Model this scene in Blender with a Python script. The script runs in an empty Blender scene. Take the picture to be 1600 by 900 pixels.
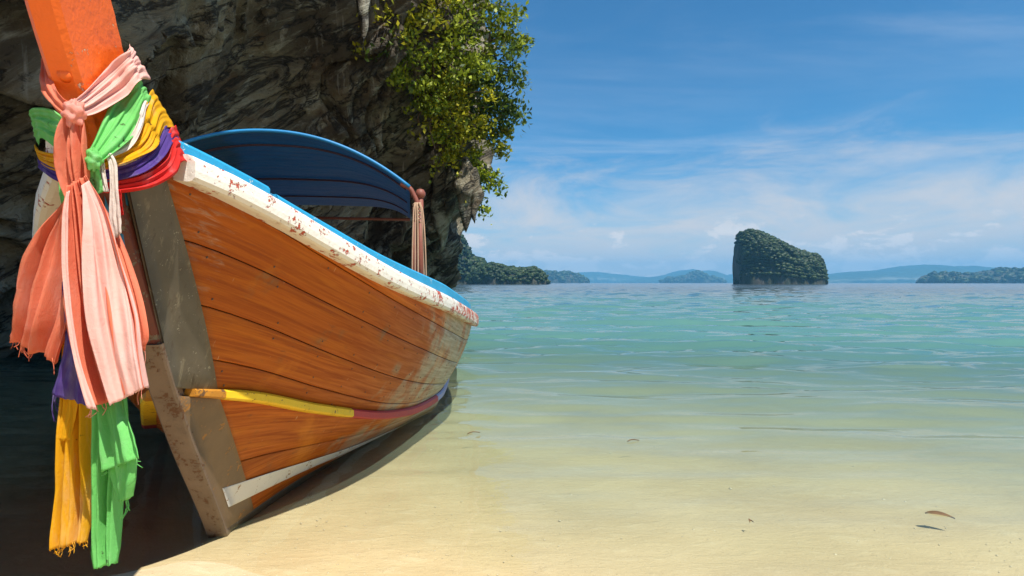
import bpy, bmesh, math, random
import numpy as np
from mathutils import Vector, noise
R_ = math.radians
random.seed(7); rng = np.random.default_rng(7)
S = bpy.context.scene
COL = S.collection

# ------------------------------------------------------------------ camera
F = 889.0 / 1600.0 * 36.0
cam_d = bpy.data.cameras.new('camera'); cam = bpy.data.objects.new('camera', cam_d); COL.objects.link(cam)
cam.location = (0, 0, 1.0); cam.rotation_euler = (R_(90) - math.atan(8 / 889.0), 0, 0)
cam_d.lens = F; cam_d.sensor_width = 36; cam_d.clip_start = 0.05; cam_d.clip_end = 30000
S.camera = cam
# ------------------------------------------------------------------ light
S.view_settings.view_transform = 'Standard'; S.view_settings.look = 'None'
S.view_settings.exposure = 0.72; S.view_settings.gamma = 1
SUN = Vector((0.33, -0.39, 1.0)).normalized()          # direction towards the sun
SUN_EL = math.asin(SUN.z); SUN_AZ = math.atan2(SUN.x, SUN.y)
sd = bpy.data.lights.new('sun', 'SUN'); sd.energy = 4.6; sd.angle = R_(0.53); sd.color = (1, 0.95, 0.86)
so = bpy.data.objects.new('sun', sd); COL.objects.link(so)
so.rotation_euler = SUN.to_track_quat('Z', 'Y').to_euler(); so.location = (4, -4, 12)
S.render.engine = 'CYCLES'
S.cycles.max_bounces = 8; S.cycles.transparent_max_bounces = 24; S.cycles.diffuse_bounces = 4
S.cycles.caustics_reflective = False; S.cycles.caustics_refractive = False


class NT:
    """small helper round a node tree"""
    def __init__(s, t): s.t = t; s.n = t.nodes; s.l = t.links
    def new(s, ty, **kw):
        n = s.n.new(ty)
        for k, v in kw.items():
            if k.startswith('i_'):
                n.inputs[int(k[2:]) if k[2:].isdigit() else k[2:].replace('_', ' ')].default_value = v
            else: setattr(n, k, v)
        return n
    def link(s, a, b): s.l.new(a, b)
    def put(s, v, sock):
        if isinstance(v, (int, float)): sock.default_value = v
        elif isinstance(v, (tuple, list)): sock.default_value = v if len(v) == len(sock.default_value) else (*v, 1)
        else: s.l.new(v, sock)
    def math(s, op, a, b=0.0, c=0.0, clamp=False):
        n = s.new('ShaderNodeMath', operation=op); n.use_clamp = clamp
        for i, v in enumerate((a, b, c)): s.put(v, n.inputs[i])
        return n.outputs[0]
    def mix(s, f, a, b):
        n = s.new('ShaderNodeMix', data_type='RGBA')
        s.put(f, n.inputs[0]); s.put(a, n.inputs[6]); s.put(b, n.inputs[7]); return n.outputs[2]
    def ramp(s, f, lo, hi, a=0.0, b=1.0, smooth=True):
        n = s.new('ShaderNodeMapRange'); n.interpolation_type = 'SMOOTHSTEP' if smooth else 'LINEAR'
        s.put(f, n.inputs[0])
        for i, v in enumerate((lo, hi, a, b)): s.put(v, n.inputs[i + 1])
        return n.outputs[0]
    def noise(s, vec, scale, detail=4, rough=0.55, dist=0.0):
        n = s.new('ShaderNodeTexNoise'); s.put(vec, n.inputs['Vector'])
        n.inputs['Scale'].default_value = scale; n.inputs['Detail'].default_value = detail
        n.inputs['Roughness'].default_value = rough; n.inputs['Distortion'].default_value = dist
        return n.outputs[0]
    def mapping(s, vec, scale=(1, 1, 1), rot=(0, 0, 0), loc=(0, 0, 0)):
        n = s.new('ShaderNodeMapping'); s.put(vec, n.inputs[0])
        n.inputs[1].default_value = loc; n.inputs[2].default_value = rot; n.inputs[3].default_value = scale
        return n.outputs[0]
    def bump(s, h, strength, dist, normal=None):
        n = s.new('ShaderNodeBump'); n.inputs['Strength'].default_value = strength
        n.inputs['Distance'].default_value = dist; s.put(h, n.inputs['Height'])
        if normal: s.put(normal, n.inputs['Normal'])
        return n.outputs[0]


def hexlin(h):
    c = [int(h[i:i + 2], 16) / 255 for i in (0, 2, 4)]
    return tuple((v / 12.92 if v < 0.04045 else ((v + 0.055) / 1.055) ** 2.4) for v in c)

# ------------------------------------------------------------------ world: daylight sky with thin cloud
W = bpy.data.worlds.new('World'); S.world = W; W.use_nodes = True
w = NT(W.node_tree); w.n.clear()
sky = w.new('ShaderNodeTexSky', sky_type='NISHITA', sun_disc=False)
sky.sun_elevation = SUN_EL; sky.sun_rotation = SUN_AZ
sky.air_density = 1.0; sky.dust_density = 0.3; sky.ozone_density = 2.5
tc = w.new('ShaderNodeTexCoord'); sep = w.new('ShaderNodeSeparateXYZ'); w.link(tc.outputs['Generated'], sep.inputs[0])
z = w.math('MAXIMUM', sep.outputs[2], 0.0)
den = w.math('ADD', z, 0.10)
cx = w.math('DIVIDE', sep.outputs[0], den); cy = w.math('DIVIDE', sep.outputs[1], den)
pv = w.new('ShaderNodeCombineXYZ'); w.link(cx, pv.inputs[0]); w.link(cy, pv.inputs[1])
n1 = w.noise(w.mapping(pv.outputs[0], (0.55, 1.25, 1), (0, 0, 0.5), (3.1, 1.7, 0)), 1.1, 8, 0.6, 0.6)
n2 = w.noise(w.mapping(pv.outputs[0], (0.25, 0.8, 1), (0, 0, -0.25), (7.1, 4.7, 0)), 0.9, 5, 0.5, 0.3)
cirrus = w.math('MULTIPLY', w.ramp(n1, 0.42, 0.74, 0, 0.85), w.math('MULTIPLY', w.ramp(n2, 0.38, 0.62, 0.15, 1), w.ramp(z, 0.08, 0.36, 0.22, 1)))
# cumulus and haze cloud low round the whole horizon
n3 = w.noise(w.mapping(tc.outputs['Generated'], (1, 1, 3.6), (0, 0, 0), (0.4, 0.2, 0)), 4.2, 9, 0.64, 0.7)
el = w.math('SUBTRACT', z, w.math('MULTIPLY', w.math('SUBTRACT', n3, 0.5), 0.34))
low = w.ramp(el, 0.03, 0.25, 0.88, 0.0)
n4 = w.noise(w.mapping(tc.outputs['Generated'], (1, 1, 2.2), (0, 0, 0), (4.4, 1.2, 0)), 13, 6, 0.62, 0.2)
puff = w.math('MULTIPLY', w.ramp(w.math('SUBTRACT', n4, w.math('MULTIPLY', z, 1.5)), 0.42, 0.50, 0, 1), w.ramp(z, 0.07, 0.13, 0.85, 0))
skyc = w.new('ShaderNodeVectorMath', operation='MULTIPLY'); w.link(sky.outputs[0], skyc.inputs[0]); skyc.inputs[1].default_value = (0.34, 0.80, 1.04)
c1 = w.mix(cirrus, skyc.outputs[0], (5.6, 6.1, 6.9))
c2 = w.mix(low, c1, (7.3, 6.35, 5.6))
c3 = w.mix(puff, c2, (8.6, 7.7, 6.9))
bg = w.new('ShaderNodeBackground'); w.link(c3, bg.inputs[0]); bg.inputs[1].default_value = 0.075
wo = w.new('ShaderNodeOutputWorld'); w.link(bg.outputs[0], wo.inputs[0])

# ------------------------------------------------------------------ object helpers
def tag(o, label=None, cat=None, group=None, kind=None):
    for k, v in (('label', label), ('category', cat), ('group', group), ('kind', kind)):
        if v: o[k] = v
    return o

def empty(name, loc, rz=0.0, **kw):
    o = bpy.data.objects.new(name, None); COL.objects.link(o); o.location = loc; o.rotation_euler = (0, 0, rz)
    o.empty_display_size = 0.1
    return tag(o, **kw)

def mesh(name, verts, faces, mat, parent=None, smooth=True, uv=None, **kw):
    me = bpy.data.meshes.new(name)
    me.from_pydata([tuple(map(float, p)) for p in verts], [], [tuple(map(int, f)) for f in faces]); me.update()
    if uv is not None:
        l = me.uv_layers.new(name='UVMap'); idx = np.empty(len(me.loops), dtype=np.int32); me.loops.foreach_get('vertex_index', idx)
        l.data.foreach_set('uv', np.asarray(uv, dtype=np.float32)[idx].ravel())
    if smooth: me.polygons.foreach_set('use_smooth', [True] * len(me.polygons))
    if mat: me.materials.append(mat)
    o = bpy.data.objects.new(name, me); COL.objects.link(o)
    if parent: o.parent = parent
    return tag(o, **kw)

def fast_mesh(name, V, Q, mat, parent=None, smooth=True, **kw):
    """numpy verts (n,3), faces (m,k)"""
    V = np.ascontiguousarray(V, dtype=np.float32); Q = np.ascontiguousarray(Q, dtype=np.int32)
    me = bpy.data.meshes.new(name); m, k = Q.shape
    me.vertices.add(len(V)); me.vertices.foreach_set('co', V.ravel())
    me.loops.add(m * k); me.loops.foreach_set('vertex_index', Q.ravel())
    me.polygons.add(m); me.polygons.foreach_set('loop_start', np.arange(0, m * k, k, dtype=np.int32))
    me.polygons.foreach_set('loop_total', np.full(m, k, dtype=np.int32))
    if smooth: me.polygons.foreach_set('use_smooth', np.ones(m, dtype=bool))
    me.update(calc_edges=True); me.validate()
    me.materials.append(mat)
    o = bpy.data.objects.new(name, me); COL.objects.link(o)
    if parent: o.parent = parent
    return tag(o, **kw)

def gridq(nu, nv, wrap=False):
    """quads of a grid whose vertex index is i*nv + j, i < nu, j < nv"""
    f = []
    for i in range(nu - 1):
        for j in range(nv if wrap else nv - 1):
            j2 = (j + 1) % nv
            f.append((i * nv + j, i * nv + j2, (i + 1) * nv + j2, (i + 1) * nv + j))
    return f

def pchip(xs, ys):
    xs = np.array(xs, float); ys = np.array(ys, float); h = np.diff(xs); d = np.diff(ys) / h
    m = np.zeros_like(ys); m[0] = d[0]; m[-1] = d[-1]
    for i in range(1, len(ys) - 1):
        if d[i - 1] * d[i] > 0:
            a, b = 2 * h[i] + h[i - 1], h[i] + 2 * h[i - 1]
            m[i] = (a + b) / (a / d[i - 1] + b / d[i])
    def fn(x):
        x = np.clip(np.asarray(x, float), xs[0], xs[-1]); i = np.clip(np.searchsorted(xs, x) - 1, 0, len(xs) - 2)
        t = (x - xs[i]) / h[i]
        return ((2 * t**3 - 3 * t**2 + 1) * ys[i] + (t**3 - 2 * t**2 + t) * h[i] * m[i]
                + (-2 * t**3 + 3 * t**2) * ys[i + 1] + (t**3 - t**2) * h[i] * m[i + 1])
    return fn

def crom(P, n):
    """Catmull-Rom through rows of P, n samples"""
    P = np.asarray(P, float); k = len(P)
    E = np.vstack([2 * P[0] - P[1], P, 2 * P[-1] - P[-2]])
    out = []
    for u in np.linspace(0, k - 1, n):
        i = min(int(u), k - 2); t = u - i; a, b, c, d = E[i:i + 4]
        out.append(0.5 * ((2 * b) + (-a + c) * t + (2 * a - 5 * b + 4 * c - d) * t * t + (-a + 3 * b - 3 * c + d) * t**3))
    return np.array(out)

def tube_geo(P, r, sides=8):
    P = np.asarray(P, float); n = len(P); r = np.broadcast_to(np.asarray(r, float), (n,))
    V = []; up = np.array((0.13, 0.31, 0.94))
    for i in range(n):
        t = P[min(i + 1, n - 1)] - P[max(i - 1, 0)]; t = t / (np.linalg.norm(t) + 1e-9)
        a = np.cross(t, up)
        if np.linalg.norm(a) < 0.05: a = np.cross(t, (1, 0, 0))
        a /= np.linalg.norm(a); b = np.cross(t, a)
        for k in range(sides):
            an = 2 * math.pi * k / sides; V.append(P[i] + r[i] * (math.cos(an) * a + math.sin(an) * b))
    Fc = gridq(n, sides, True)
    Fc += [tuple(range(sides - 1, -1, -1)), tuple((n - 1) * sides + k for k in range(sides))]
    return V, Fc

def join_geo(parts):
    V, Fc = [], []
    for v, f in parts:
        o = len(V); V += list(v); Fc += [tuple(i + o for i in q) for q in f]
    return V, Fc

def box_geo(c, s, rot=None):
    V = [np.array((x, y, z_), float) * np.array(s) / 2 for x in (-1, 1) for y in (-1, 1) for z_ in (-1, 1)]
    if rot is not None: V = [rot @ v for v in V]
    V = [v + np.array(c) for v in V]
    return V, [(0, 1, 3, 2), (4, 6, 7, 5), (0, 4, 5, 1), (2, 3, 7, 6), (0, 2, 6, 4), (1, 5, 7, 3)]

def lathe_geo(prof, c, sides=16):
    V = [(c[0] + r * math.cos(2 * math.pi * k / sides), c[1] + r * math.sin(2 * math.pi * k / sides), c[2] + h) for r, h in prof for k in range(sides)]
    f = gridq(len(prof), sides, True); f.append(tuple((len(prof) - 1) * sides + k for k in range(sides))); f.append(tuple(range(sides - 1, -1, -1)))
    return V, f

def at(x, y, D):
    """the point D metres out on the sight line of a measured photograph pixel (used to take sizes off the photo)"""
    return np.array(((x - 800) / 889.0 * D, D, 1 - (y - 442) * D / 889.0))

# ------------------------------------------------------------------ materials
def material(name):
    m = bpy.data.materials.new(name); m.use_nodes = True; t = NT(m.node_tree); t.n.clear()
    p = t.new('ShaderNodeBsdfPrincipled'); o = t.new('ShaderNodeOutputMaterial'); t.link(p.outputs[0], o.inputs[0])
    co = t.new('ShaderNodeTexCoord'); return m, t, p, co, o

def paint(name, col, rough=0.5, var=0.25, scale=6, chip=None, chip_amt=0.62, bump=0.25, chip_scale=14, aft=0.0, dirt=(0.05, 0.04, 0.03), dirt_amt=0.35, spec=0.4):
    m, t, p, co, o = material(name); v = co.outputs['Object']
    n = t.noise(v, scale, 6, 0.6); fine = t.noise(v, scale * 9, 4, 0.6)
    c = t.mix(t.ramp(n, 0.3, 0.75, 0, var), col, tuple(x * 0.55 for x in col))
    c = t.mix(t.math('MULTIPLY', t.ramp(t.noise(v, scale * 2.3, 8, 0.7), 0.55, 0.75), dirt_amt), c, dirt)
    h = t.math('ADD', t.math('MULTIPLY', n, 0.5), t.math('MULTIPLY', fine, 0.5))
    if chip:
        cn = t.math('ADD', t.math('MULTIPLY', t.noise(v, chip_scale, 3, 0.6, 0.3), 0.45), t.math('MULTIPLY', t.noise(v, chip_scale * 4.2, 5, 0.7, 0.2), 0.55)); ca = 0.5 + (chip_amt - 0.5) * 0.72; 
        if aft:
            sp = t.new('ShaderNodeSeparateXYZ'); t.link(v, sp.inputs[0]); c = t.mix(t.ramp(t.math('ADD', sp.outputs[1], t.math('MULTIPLY', t.math('SUBTRACT', n, 0.5), 3.0)), 1.0, 2.9, 0, 0.8), c, (0.30, 0.17, 0.085)); cn = t.math('ADD', cn, t.ramp(sp.outputs[1], -0.5, 2.6, -0.01, aft))
        k = t.ramp(cn, ca, ca + 0.03)
        c = t.mix(k, c, chip); h = t.math('SUBTRACT', h, t.math('MULTIPLY', k, 0.5))
    if name == 'grey_bow_sheet':
        st = t.noise(t.mapping(v, (9, 9, 1.1)), 3.5, 6, 0.7, 0.4); c = t.mix(t.ramp(st, 0.56, 0.72, 0, 0.7), c, (0.30, 0.255, 0.17)); c = t.mix(t.ramp(st, 0.44, 0.30, 0, 0.75), c, (0.055, 0.035, 0.02))
    t.put(c, p.inputs['Base Color']); p.inputs['Roughness'].default_value = rough
    p.inputs['Specular IOR Level'].default_value = spec
    t.put(t.bump(h, bump, 0.006), p.inputs['Normal']); return m

def cloth(name, col, stain=(0.05, 0.03, 0.015), stain_amt=0.0, trans=0.35, stain_lo=0.60):
    m, t, p, co, o = material(name); v = co.outputs['Object']
    n = t.noise(v, 9, 5, 0.6)
    c = t.mix(t.ramp(n, 0.3, 0.7, 0, 0.3), col, tuple(min(1, x * 0.8 + 0.02) for x in col)); fade = t.noise(t.mapping(v, (1, 1, 0.25)), 16, 5, 0.65, 0.3); c = t.mix(t.ramp(fade, 0.5, 0.7, 0, 0.4), c, tuple(min(1, 0.62 * x + 0.34) for x in col))
    if stain_amt:
        k = t.ramp(t.noise(v, 13, 6, 0.65, 0.4), stain_lo, stain_lo + 0.06, 0, stain_amt); c = t.mix(k, c, stain)
    t.put(c, p.inputs['Base Color']); p.inputs['Roughness'].default_value = 0.85; p.inputs['Specular IOR Level'].default_value = 0.15
    tr = t.new('ShaderNodeBsdfTranslucent'); t.put(c, tr.inputs[0]); mx = t.new('ShaderNodeMixShader'); mx.inputs[0].default_value = trans
    crease = t.math('ADD', t.math('MULTIPLY', t.noise(t.mapping(v, (1, 1, 0.35)), 34, 5, 0.65, 0.8), 0.7), t.math('MULTIPLY', t.noise(v, 55, 5, 0.7, 1.2), 0.5)); weave = t.noise(v, 700, 1)
    b = t.bump(t.math('ADD', crease, t.math('MULTIPLY', weave, 0.22)), 0.5, 0.008)
    t.put(b, p.inputs['Normal']); t.put(b, tr.inputs['Normal'])
    t.link(p.outputs[0], mx.inputs[1]); t.link(tr.outputs[0], mx.inputs[2]); t.link(mx.outputs[0], o.inputs[0]); return m

def hull_wood():
    """varnished orange-brown planks: grain along the plank, scuffs, dark stains, bleached grey towards the middle of the boat. uv = metres along / up"""
    m, t, p, co, o = material('varnished_plank'); v = co.outputs['UV']; ob = co.outputs['Object']
    sp = t.new('ShaderNodeSeparateXYZ'); t.link(v, sp.inputs[0]); along = sp.outputs[0]
    info = t.new('ShaderNodeObjectInfo')
    grain = t.noise(t.mapping(v, (1.6, 34, 1)), 1.6, 7, 0.6, 0.8)
    streak = t.noise(t.mapping(v, (0.9, 9, 1), (0, 0, 0), (3, 1, 0)), 2.2, 5, 0.6, 0.5)
    blot = t.noise(ob, 3.4, 7, 0.65, 0.3); spots = t.noise(t.mapping(v, (5, 13, 1)), 2.6, 6, 0.7, 0.6)
    c = t.mix(t.ramp(grain, 0.3, 0.72), (0.56, 0.135, 0.006), (0.29, 0.055, 0.004))
    c = t.mix(t.math('MULTIPLY', t.ramp(streak, 0.45, 0.75), 0.55), c, (0.66, 0.20, 0.010))
    c = t.mix(t.math('MULTIPLY', info.outputs['Random'], 0.5), c, (0.26, 0.055, 0.006))
    worn = t.math('ADD', t.ramp(along, 0.15, 1.9), t.math('MULTIPLY', t.math('SUBTRACT', blot, 0.5), 2.6))
    worn = t.math('MAXIMUM', worn, t.math('ADD', t.ramp(along, -0.35, -0.62, 0, 0.4), t.math('MULTIPLY', t.math('SUBTRACT', spots, 0.52), 1.6)))
    grey = t.mix(t.ramp(grain, 0.25, 0.75), (0.56, 0.48, 0.35), (0.34, 0.28, 0.19))
    c = t.mix(t.ramp(worn, 0.30, 0.95, 0, 0.92), c, grey)
    c = t.mix(t.math('MULTIPLY', t.ramp(spots, 0.57, 0.70, 0, 0.7), t.ramp(t.noise(ob, 1.7, 3, 0.6), 0.42, 0.62, 0.05, 1)), c, (0.06, 0.04, 0.025))
    c = t.mix(t.ramp(blot, 0.56, 0.72, 0, 0.62), c, (0.15, 0.09, 0.035)); c = t.mix(t.ramp(t.noise(ob, 2.1, 5, 0.6, 0.6), 0.52, 0.70, 0, 0.5), c, (0.70, 0.24, 0.02))
    scr = t.noise(t.mapping(v, (16, 1.4, 1), (0, 0, 0.5)), 5, 3, 0.5, 0.2)
    c = t.mix(t.ramp(scr, 0.71, 0.745, 0, 0.55), c, (0.62, 0.42, 0.22))
    t.put(c, p.inputs['Base Color']); t.put(t.ramp(grain, 0.2, 0.8, 0.36, 0.65), p.inputs['Roughness'])
    p.inputs['Specular IOR Level'].default_value = 0.2
    t.put(t.bump(t.math('ADD', grain, t.math('MULTIPLY', spots, 0.5)), 0.4, 0.004), p.inputs['Normal']); return m

M_plank = hull_wood()
M_shell = paint('dark_caulk', (0.035, 0.022, 0.014), 0.9)
M_prow = paint('orange_paint', (0.90, 0.15, 0.012), 0.42, 0.22, 5, chip=(0.86, 0.50, 0.30), chip_amt=0.66, chip_scale=22, bump=1.0, dirt=(0.30, 0.045, 0.008), dirt_amt=0.7)
M_stem = paint('oxblood_paint', (0.15, 0.035, 0.02), 0.6, 0.5, 8, chip=(0.16, 0.12, 0.08), chip_amt=0.58, bump=0.5)
M_sheet = paint('grey_bow_sheet', (0.135, 0.112, 0.078), 0.55, 0.85, 4, chip=(0.30, 0.27, 0.19), chip_amt=0.63, chip_scale=30, bump=0.35, dirt=(0.06, 0.03, 0.012), dirt_amt=0.7)
M_sheetb = paint('brown_bow_sheet', (0.20, 0.125, 0.065), 0.5, 0.7, 4, chip=(0.34, 0.15, 0.03), chip_amt=0.60, chip_scale=9, bump=0.4, dirt=(0.07, 0.04, 0.02), dirt_amt=0.8)
M_strip = paint('rusty_metal_strip', (0.20, 0.135, 0.09), 0.5, 0.5, 9, chip=(0.12, 0.05, 0.02), chip_amt=0.58, chip_scale=18, bump=0.5)
M_white = paint('peeling_white_paint', (0.80, 0.76, 0.68), 0.5, 0.15, 5, chip=(0.46, 0.075, 0.035), chip_amt=0.575, chip_scale=13, aft=0.085, bump=0.8, dirt=(0.38, 0.24, 0.12), dirt_amt=0.55)
M_whites = paint('waterline_paint', (0.80, 0.75, 0.64), 0.5, 0.2, 5, chip=(0.34, 0.17, 0.04), chip_amt=0.60, chip_scale=16, bump=0.3)
M_blue = paint('sky_blue_paint', (0.025, 0.34, 0.62), 0.45, 0.3, 5, chip=(0.45, 0.6, 0.66), chip_amt=0.64, chip_scale=20, bump=0.4, dirt=(0.02, 0.12, 0.25), dirt_amt=0.5)
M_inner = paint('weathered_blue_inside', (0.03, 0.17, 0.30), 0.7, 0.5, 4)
M_deck = paint('worn_deck_wood', (0.24, 0.15, 0.08), 0.8, 0.5, 6)
M_yel = paint('yellow_paint', (0.86, 0.56, 0.02), 0.5, 0.2, 7, chip=(0.28, 0.12, 0.03), chip_amt=0.60, chip_scale=18, bump=0.5)
M_red = paint('red_paint', (0.50, 0.035, 0.035), 0.5, 0.3, 7, chip=(0.34, 0.10, 0.08), chip_amt=0.66, chip_scale=18, bump=0.4)
M_lil = paint('lilac_paint', (0.42, 0.38, 0.56), 0.5, 0.3, 7, chip=(0.2, 0.12, 0.10), chip_amt=0.64, chip_scale=18, bump=0.4)
M_nose = paint('worn_orange_wood', (0.50, 0.21, 0.02), 0.6, 0.5, 9, chip=(0.14, 0.07, 0.03), chip_amt=0.58, bump=0.6)
M_pipe = paint('brown_pipe_paint', (0.24, 0.075, 0.05), 0.55, 0.4, 9)
M_rope = paint('old_rope', (0.50, 0.33, 0.22), 0.9, 0.4, 20)
M_nail = paint('nail_metal', (0.10, 0.06, 0.04), 0.5)

def tarp_mat():
    m, t, p, co, o = material('blue_tarpaulin'); v = co.outputs['UV']
    fold = t.noise(t.mapping(v, (5, 1.1, 1), (0, 0, 0.5)), 2.2, 5, 0.6, 1.0)
    c = t.mix(t.ramp(fold, 0.35, 0.7), (0.018, 0.15, 0.34), (0.012, 0.10, 0.25))
    t.put(c, p.inputs['Base Color']); p.inputs['Roughness'].default_value = 0.5
    tr = t.new('ShaderNodeBsdfTranslucent'); tr.inputs[0].default_value = (0.016, 0.17, 0.33, 1)
    mx = t.new('ShaderNodeMixShader'); mx.inputs[0].default_value = 0.38
    b = t.bump(fold, 0.8, 0.05); t.put(b, p.inputs['Normal']); t.put(b, tr.inputs['Normal'])
    t.link(p.outputs[0], mx.inputs[1]); t.link(tr.outputs[0], mx.inputs[2]); t.link(mx.outputs[0], o.inputs[0]); return m
M_tarp = tarp_mat()
M_rib = paint('dark_rib_paint', (0.05, 0.03, 0.06), 0.6)
M_hem = paint('blue_hem', (0.015, 0.22, 0.50), 0.5, 0.3, 6)

def sand_mat():
    m, t, p, co, o = material('beach_sand'); v = co.outputs['Object']
    a = t.noise(v, 1.1, 6, 0.6, 0.3); b = t.noise(v, 85, 3, 0.7); d = t.noise(t.mapping(v, (1, 2.4, 1)), 6, 6, 0.65, 0.4); g = t.noise(v, 260, 2, 0.6)
    c = t.mix(t.ramp(a, 0.3, 0.7), (0.60, 0.47, 0.28), (0.52, 0.39, 0.22))
    c = t.mix(t.ramp(d, 0.5, 0.75, 0, 0.45), c, (0.68, 0.57, 0.38))
    c = t.mix(t.ramp(b, 0.60, 0.72, 0, 0.65), c, (0.34, 0.23, 0.12))
    c = t.mix(t.ramp(g, 0.62, 0.74, 0, 0.7), c, (0.82, 0.74, 0.58))
    t.put(c, p.inputs['Base Color']); p.inputs['Roughness'].default_value = 0.75
    h = t.math('ADD', t.math('MULTIPLY', b, 0.6), t.math('MULTIPLY', g, 0.4))
    nb = t.bump(d, 0.5, 0.03); t.put(t.bump(h, 0.6, 0.008, nb), p.inputs['Normal']); return m
M_sand = sand_mat()

def water_mat():
    m, t, p, co, o = material('sea_water'); g = t.new('ShaderNodeNewGeometry'); v = g.outputs['Position']
    t.n.remove(p); sp = t.new('ShaderNodeSeparateXYZ'); t.link(v, sp.inputs[0])
    off = t.math('ADD', sp.outputs[1], t.math('MULTIPLY', sp.outputs[0], 0.22))
    off = t.math('ADD', off, t.math('MULTIPLY', t.math('SUBTRACT', t.noise(v, 0.55, 3, 0.5), 0.5), 1.6))
    turb = t.ramp(off, 1.9, 12.0, 0.0, 1.0, False)
    turb = t.math('POWER', turb, 0.75)
    deep = t.ramp(off, 2.8, 10.5)
    colw = t.mix(deep, (0.21, 0.285, 0.205), (0.085, 0.200, 0.170))
    far = t.ramp(off, 14.0, 90.0); colw = t.mix(far, colw, (0.085, 0.140, 0.155))
    amp = t.ramp(off, 1.9, 7.0, 0.10, 1.0)
    w1 = t.noise(t.mapping(v, (0.55, 1.75, 1), (0, 0, 0.10)), 1.25, 3, 0.5, 0.35)
    w2 = t.noise(t.mapping(v, (0.6, 1.6, 1), (0, 0, -0.14), (5, 2, 0)), 3.6, 3, 0.55, 0.5)
    w3 = t.noise(t.mapping(v, (0.16, 0.42, 1), (0, 0, 0.05), (1, 7, 0)), 1.0, 3, 0.55, 0.3)
    h = t.math('ADD', t.math('MULTIPLY', w1, 0.105), t.math('MULTIPLY', w2, 0.030)); h = t.math('ADD', h, t.math('MULTIPLY', w3, 0.20))
    nrm = t.bump(t.math('MULTIPLY', h, amp), 0.12, 1.0)
    tr = t.new('ShaderNodeBsdfTransparent'); t.put(t.mix(turb, (0.98, 1.0, 0.97), (0.62, 0.9, 0.82)), tr.inputs[0])
    df = t.new('ShaderNodeBsdfDiffuse'); t.put(colw, df.inputs[0])
    body = t.new('ShaderNodeMixShader'); t.put(turb, body.inputs[0]); t.link(tr.outputs[0], body.inputs[1]); t.link(df.outputs[0], body.inputs[2])
    gl = t.new('ShaderNodeBsdfGlossy'); t.put(t.ramp(off, 12.0, 160.0, 0.03, 0.16, False), gl.inputs['Roughness']); t.put(nrm, gl.inputs['Normal'])
    fr = t.new('ShaderNodeFresnel'); fr.inputs[0].default_value = 1.33; t.put(nrm, fr.inputs['Normal'])
    mx = t.new('ShaderNodeMixShader'); t.put(fr.outputs[0], mx.inputs[0]); t.link(body.outputs[0], mx.inputs[1]); t.link(gl.outputs[0], mx.inputs[2])
    t.link(mx.outputs[0], o.inputs[0]); return m
M_water = water_mat()

def rock_mat():
    m, t, p, co, o = material('limestone'); v = co.outputs['Object']
    fl = t.mapping(t.mapping(v, (1, 1, 1), (0, 0, -0.95)), (1, 1, 1), (0, 0.66, 0))
    mp = t.mapping(fl, (0.30, 0.8, 1.5))
    a = t.noise(mp, 0.55, 10, 0.66, 0.7); b = t.noise(t.mapping(fl, (0.30, 0.9, 2.0), (0, 0, 0), (3, 1, 2)), 2.3, 8, 0.68, 0.7); s = t.noise(t.mapping(v, (3, 3, 0.22)), 2.0, 6, 0.6, 0.4)
    c = t.mix(t.ramp(a, 0.38, 0.60), (0.36, 0.32, 0.215), (0.10, 0.078, 0.047))
    c = t.mix(t.ramp(b, 0.52, 0.66, 0, 0.85), c, (0.50, 0.49, 0.39))
    c = t.mix(t.ramp(b, 0.44, 0.33, 0, 0.85), c, (0.020, 0.013, 0.008))
    c = t.mix(t.ramp(t.noise(v, 1.3, 5, 0.6), 0.56, 0.70, 0, 0.6), c, (0.17, 0.085, 0.032))
    c = t.mix(t.ramp(s, 0.57, 0.69, 0, 0.75), c, (0.50, 0.48, 0.40))
    ck = t.noise(t.mapping(fl, (0.22, 0.8, 1.5), (0, 0, 0), (6, 2, 8)), 1.5, 7, 0.62, 0.6); ck = t.math('ABSOLUTE', t.math('SUBTRACT', ck, 0.5)); crack = t.ramp(ck, 0.0, 0.035, 1.0, 0.0)
    c = t.mix(t.math('MULTIPLY', crack, 0.85), c, (0.012, 0.009, 0.006))
    pit = t.noise(v, 9, 8, 0.72, 0.3); c = t.mix(t.ramp(pit, 0.56, 0.66, 0, 0.7), c, (0.02, 0.015, 0.01))
    t.put(c, p.inputs['Base Color']); p.inputs['Roughness'].default_value = 0.7
    h = t.math('ADD', t.math('MULTIPLY', b, 1.3), t.math('MULTIPLY', pit, -0.5)); h = t.math('SUBTRACT', h, t.math('MULTIPLY', crack, 0.45)); t.put(t.bump(h, 1.0, 0.22), p.inputs['Normal']); return m
M_rock = rock_mat()

def leaf_mat(name, dark, light, scale=2.0, trans=0.3):
    m, t, p, co, o = material(name); g = t.new('ShaderNodeNewGeometry')
    v = co.outputs['Object']; r = g.outputs['Random Per Island']
    k = t.math('ADD', t.math('MULTIPLY', r, 0.55), t.math('MULTIPLY', t.noise(v, scale, 3, 0.6), 0.6), clamp=True)
    c = t.mix(t.ramp(k, 0.25, 0.85), dark, light)
    t.put(c, p.inputs['Base Color']); p.inputs['Roughness'].default_value = 0.5; p.inputs['Specular IOR Level'].default_value = 0.3
    tr = t.new('ShaderNodeBsdfTranslucent'); t.put(c, tr.inputs[0]); mx = t.new('ShaderNodeMixShader'); mx.inputs[0].default_value = trans
    t.link(p.outputs[0], mx.inputs[1]); t.link(tr.outputs[0], mx.inputs[2]); t.link(mx.outputs[0], o.inputs[0]); return m
M_leaf = leaf_mat('green_leaves', (0.04, 0.085, 0.010), (0.34, 0.40, 0.026))
M_leafy = leaf_mat('yellow_green_leaves', (0.09, 0.13, 0.010), (0.52, 0.48, 0.026))
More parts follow.
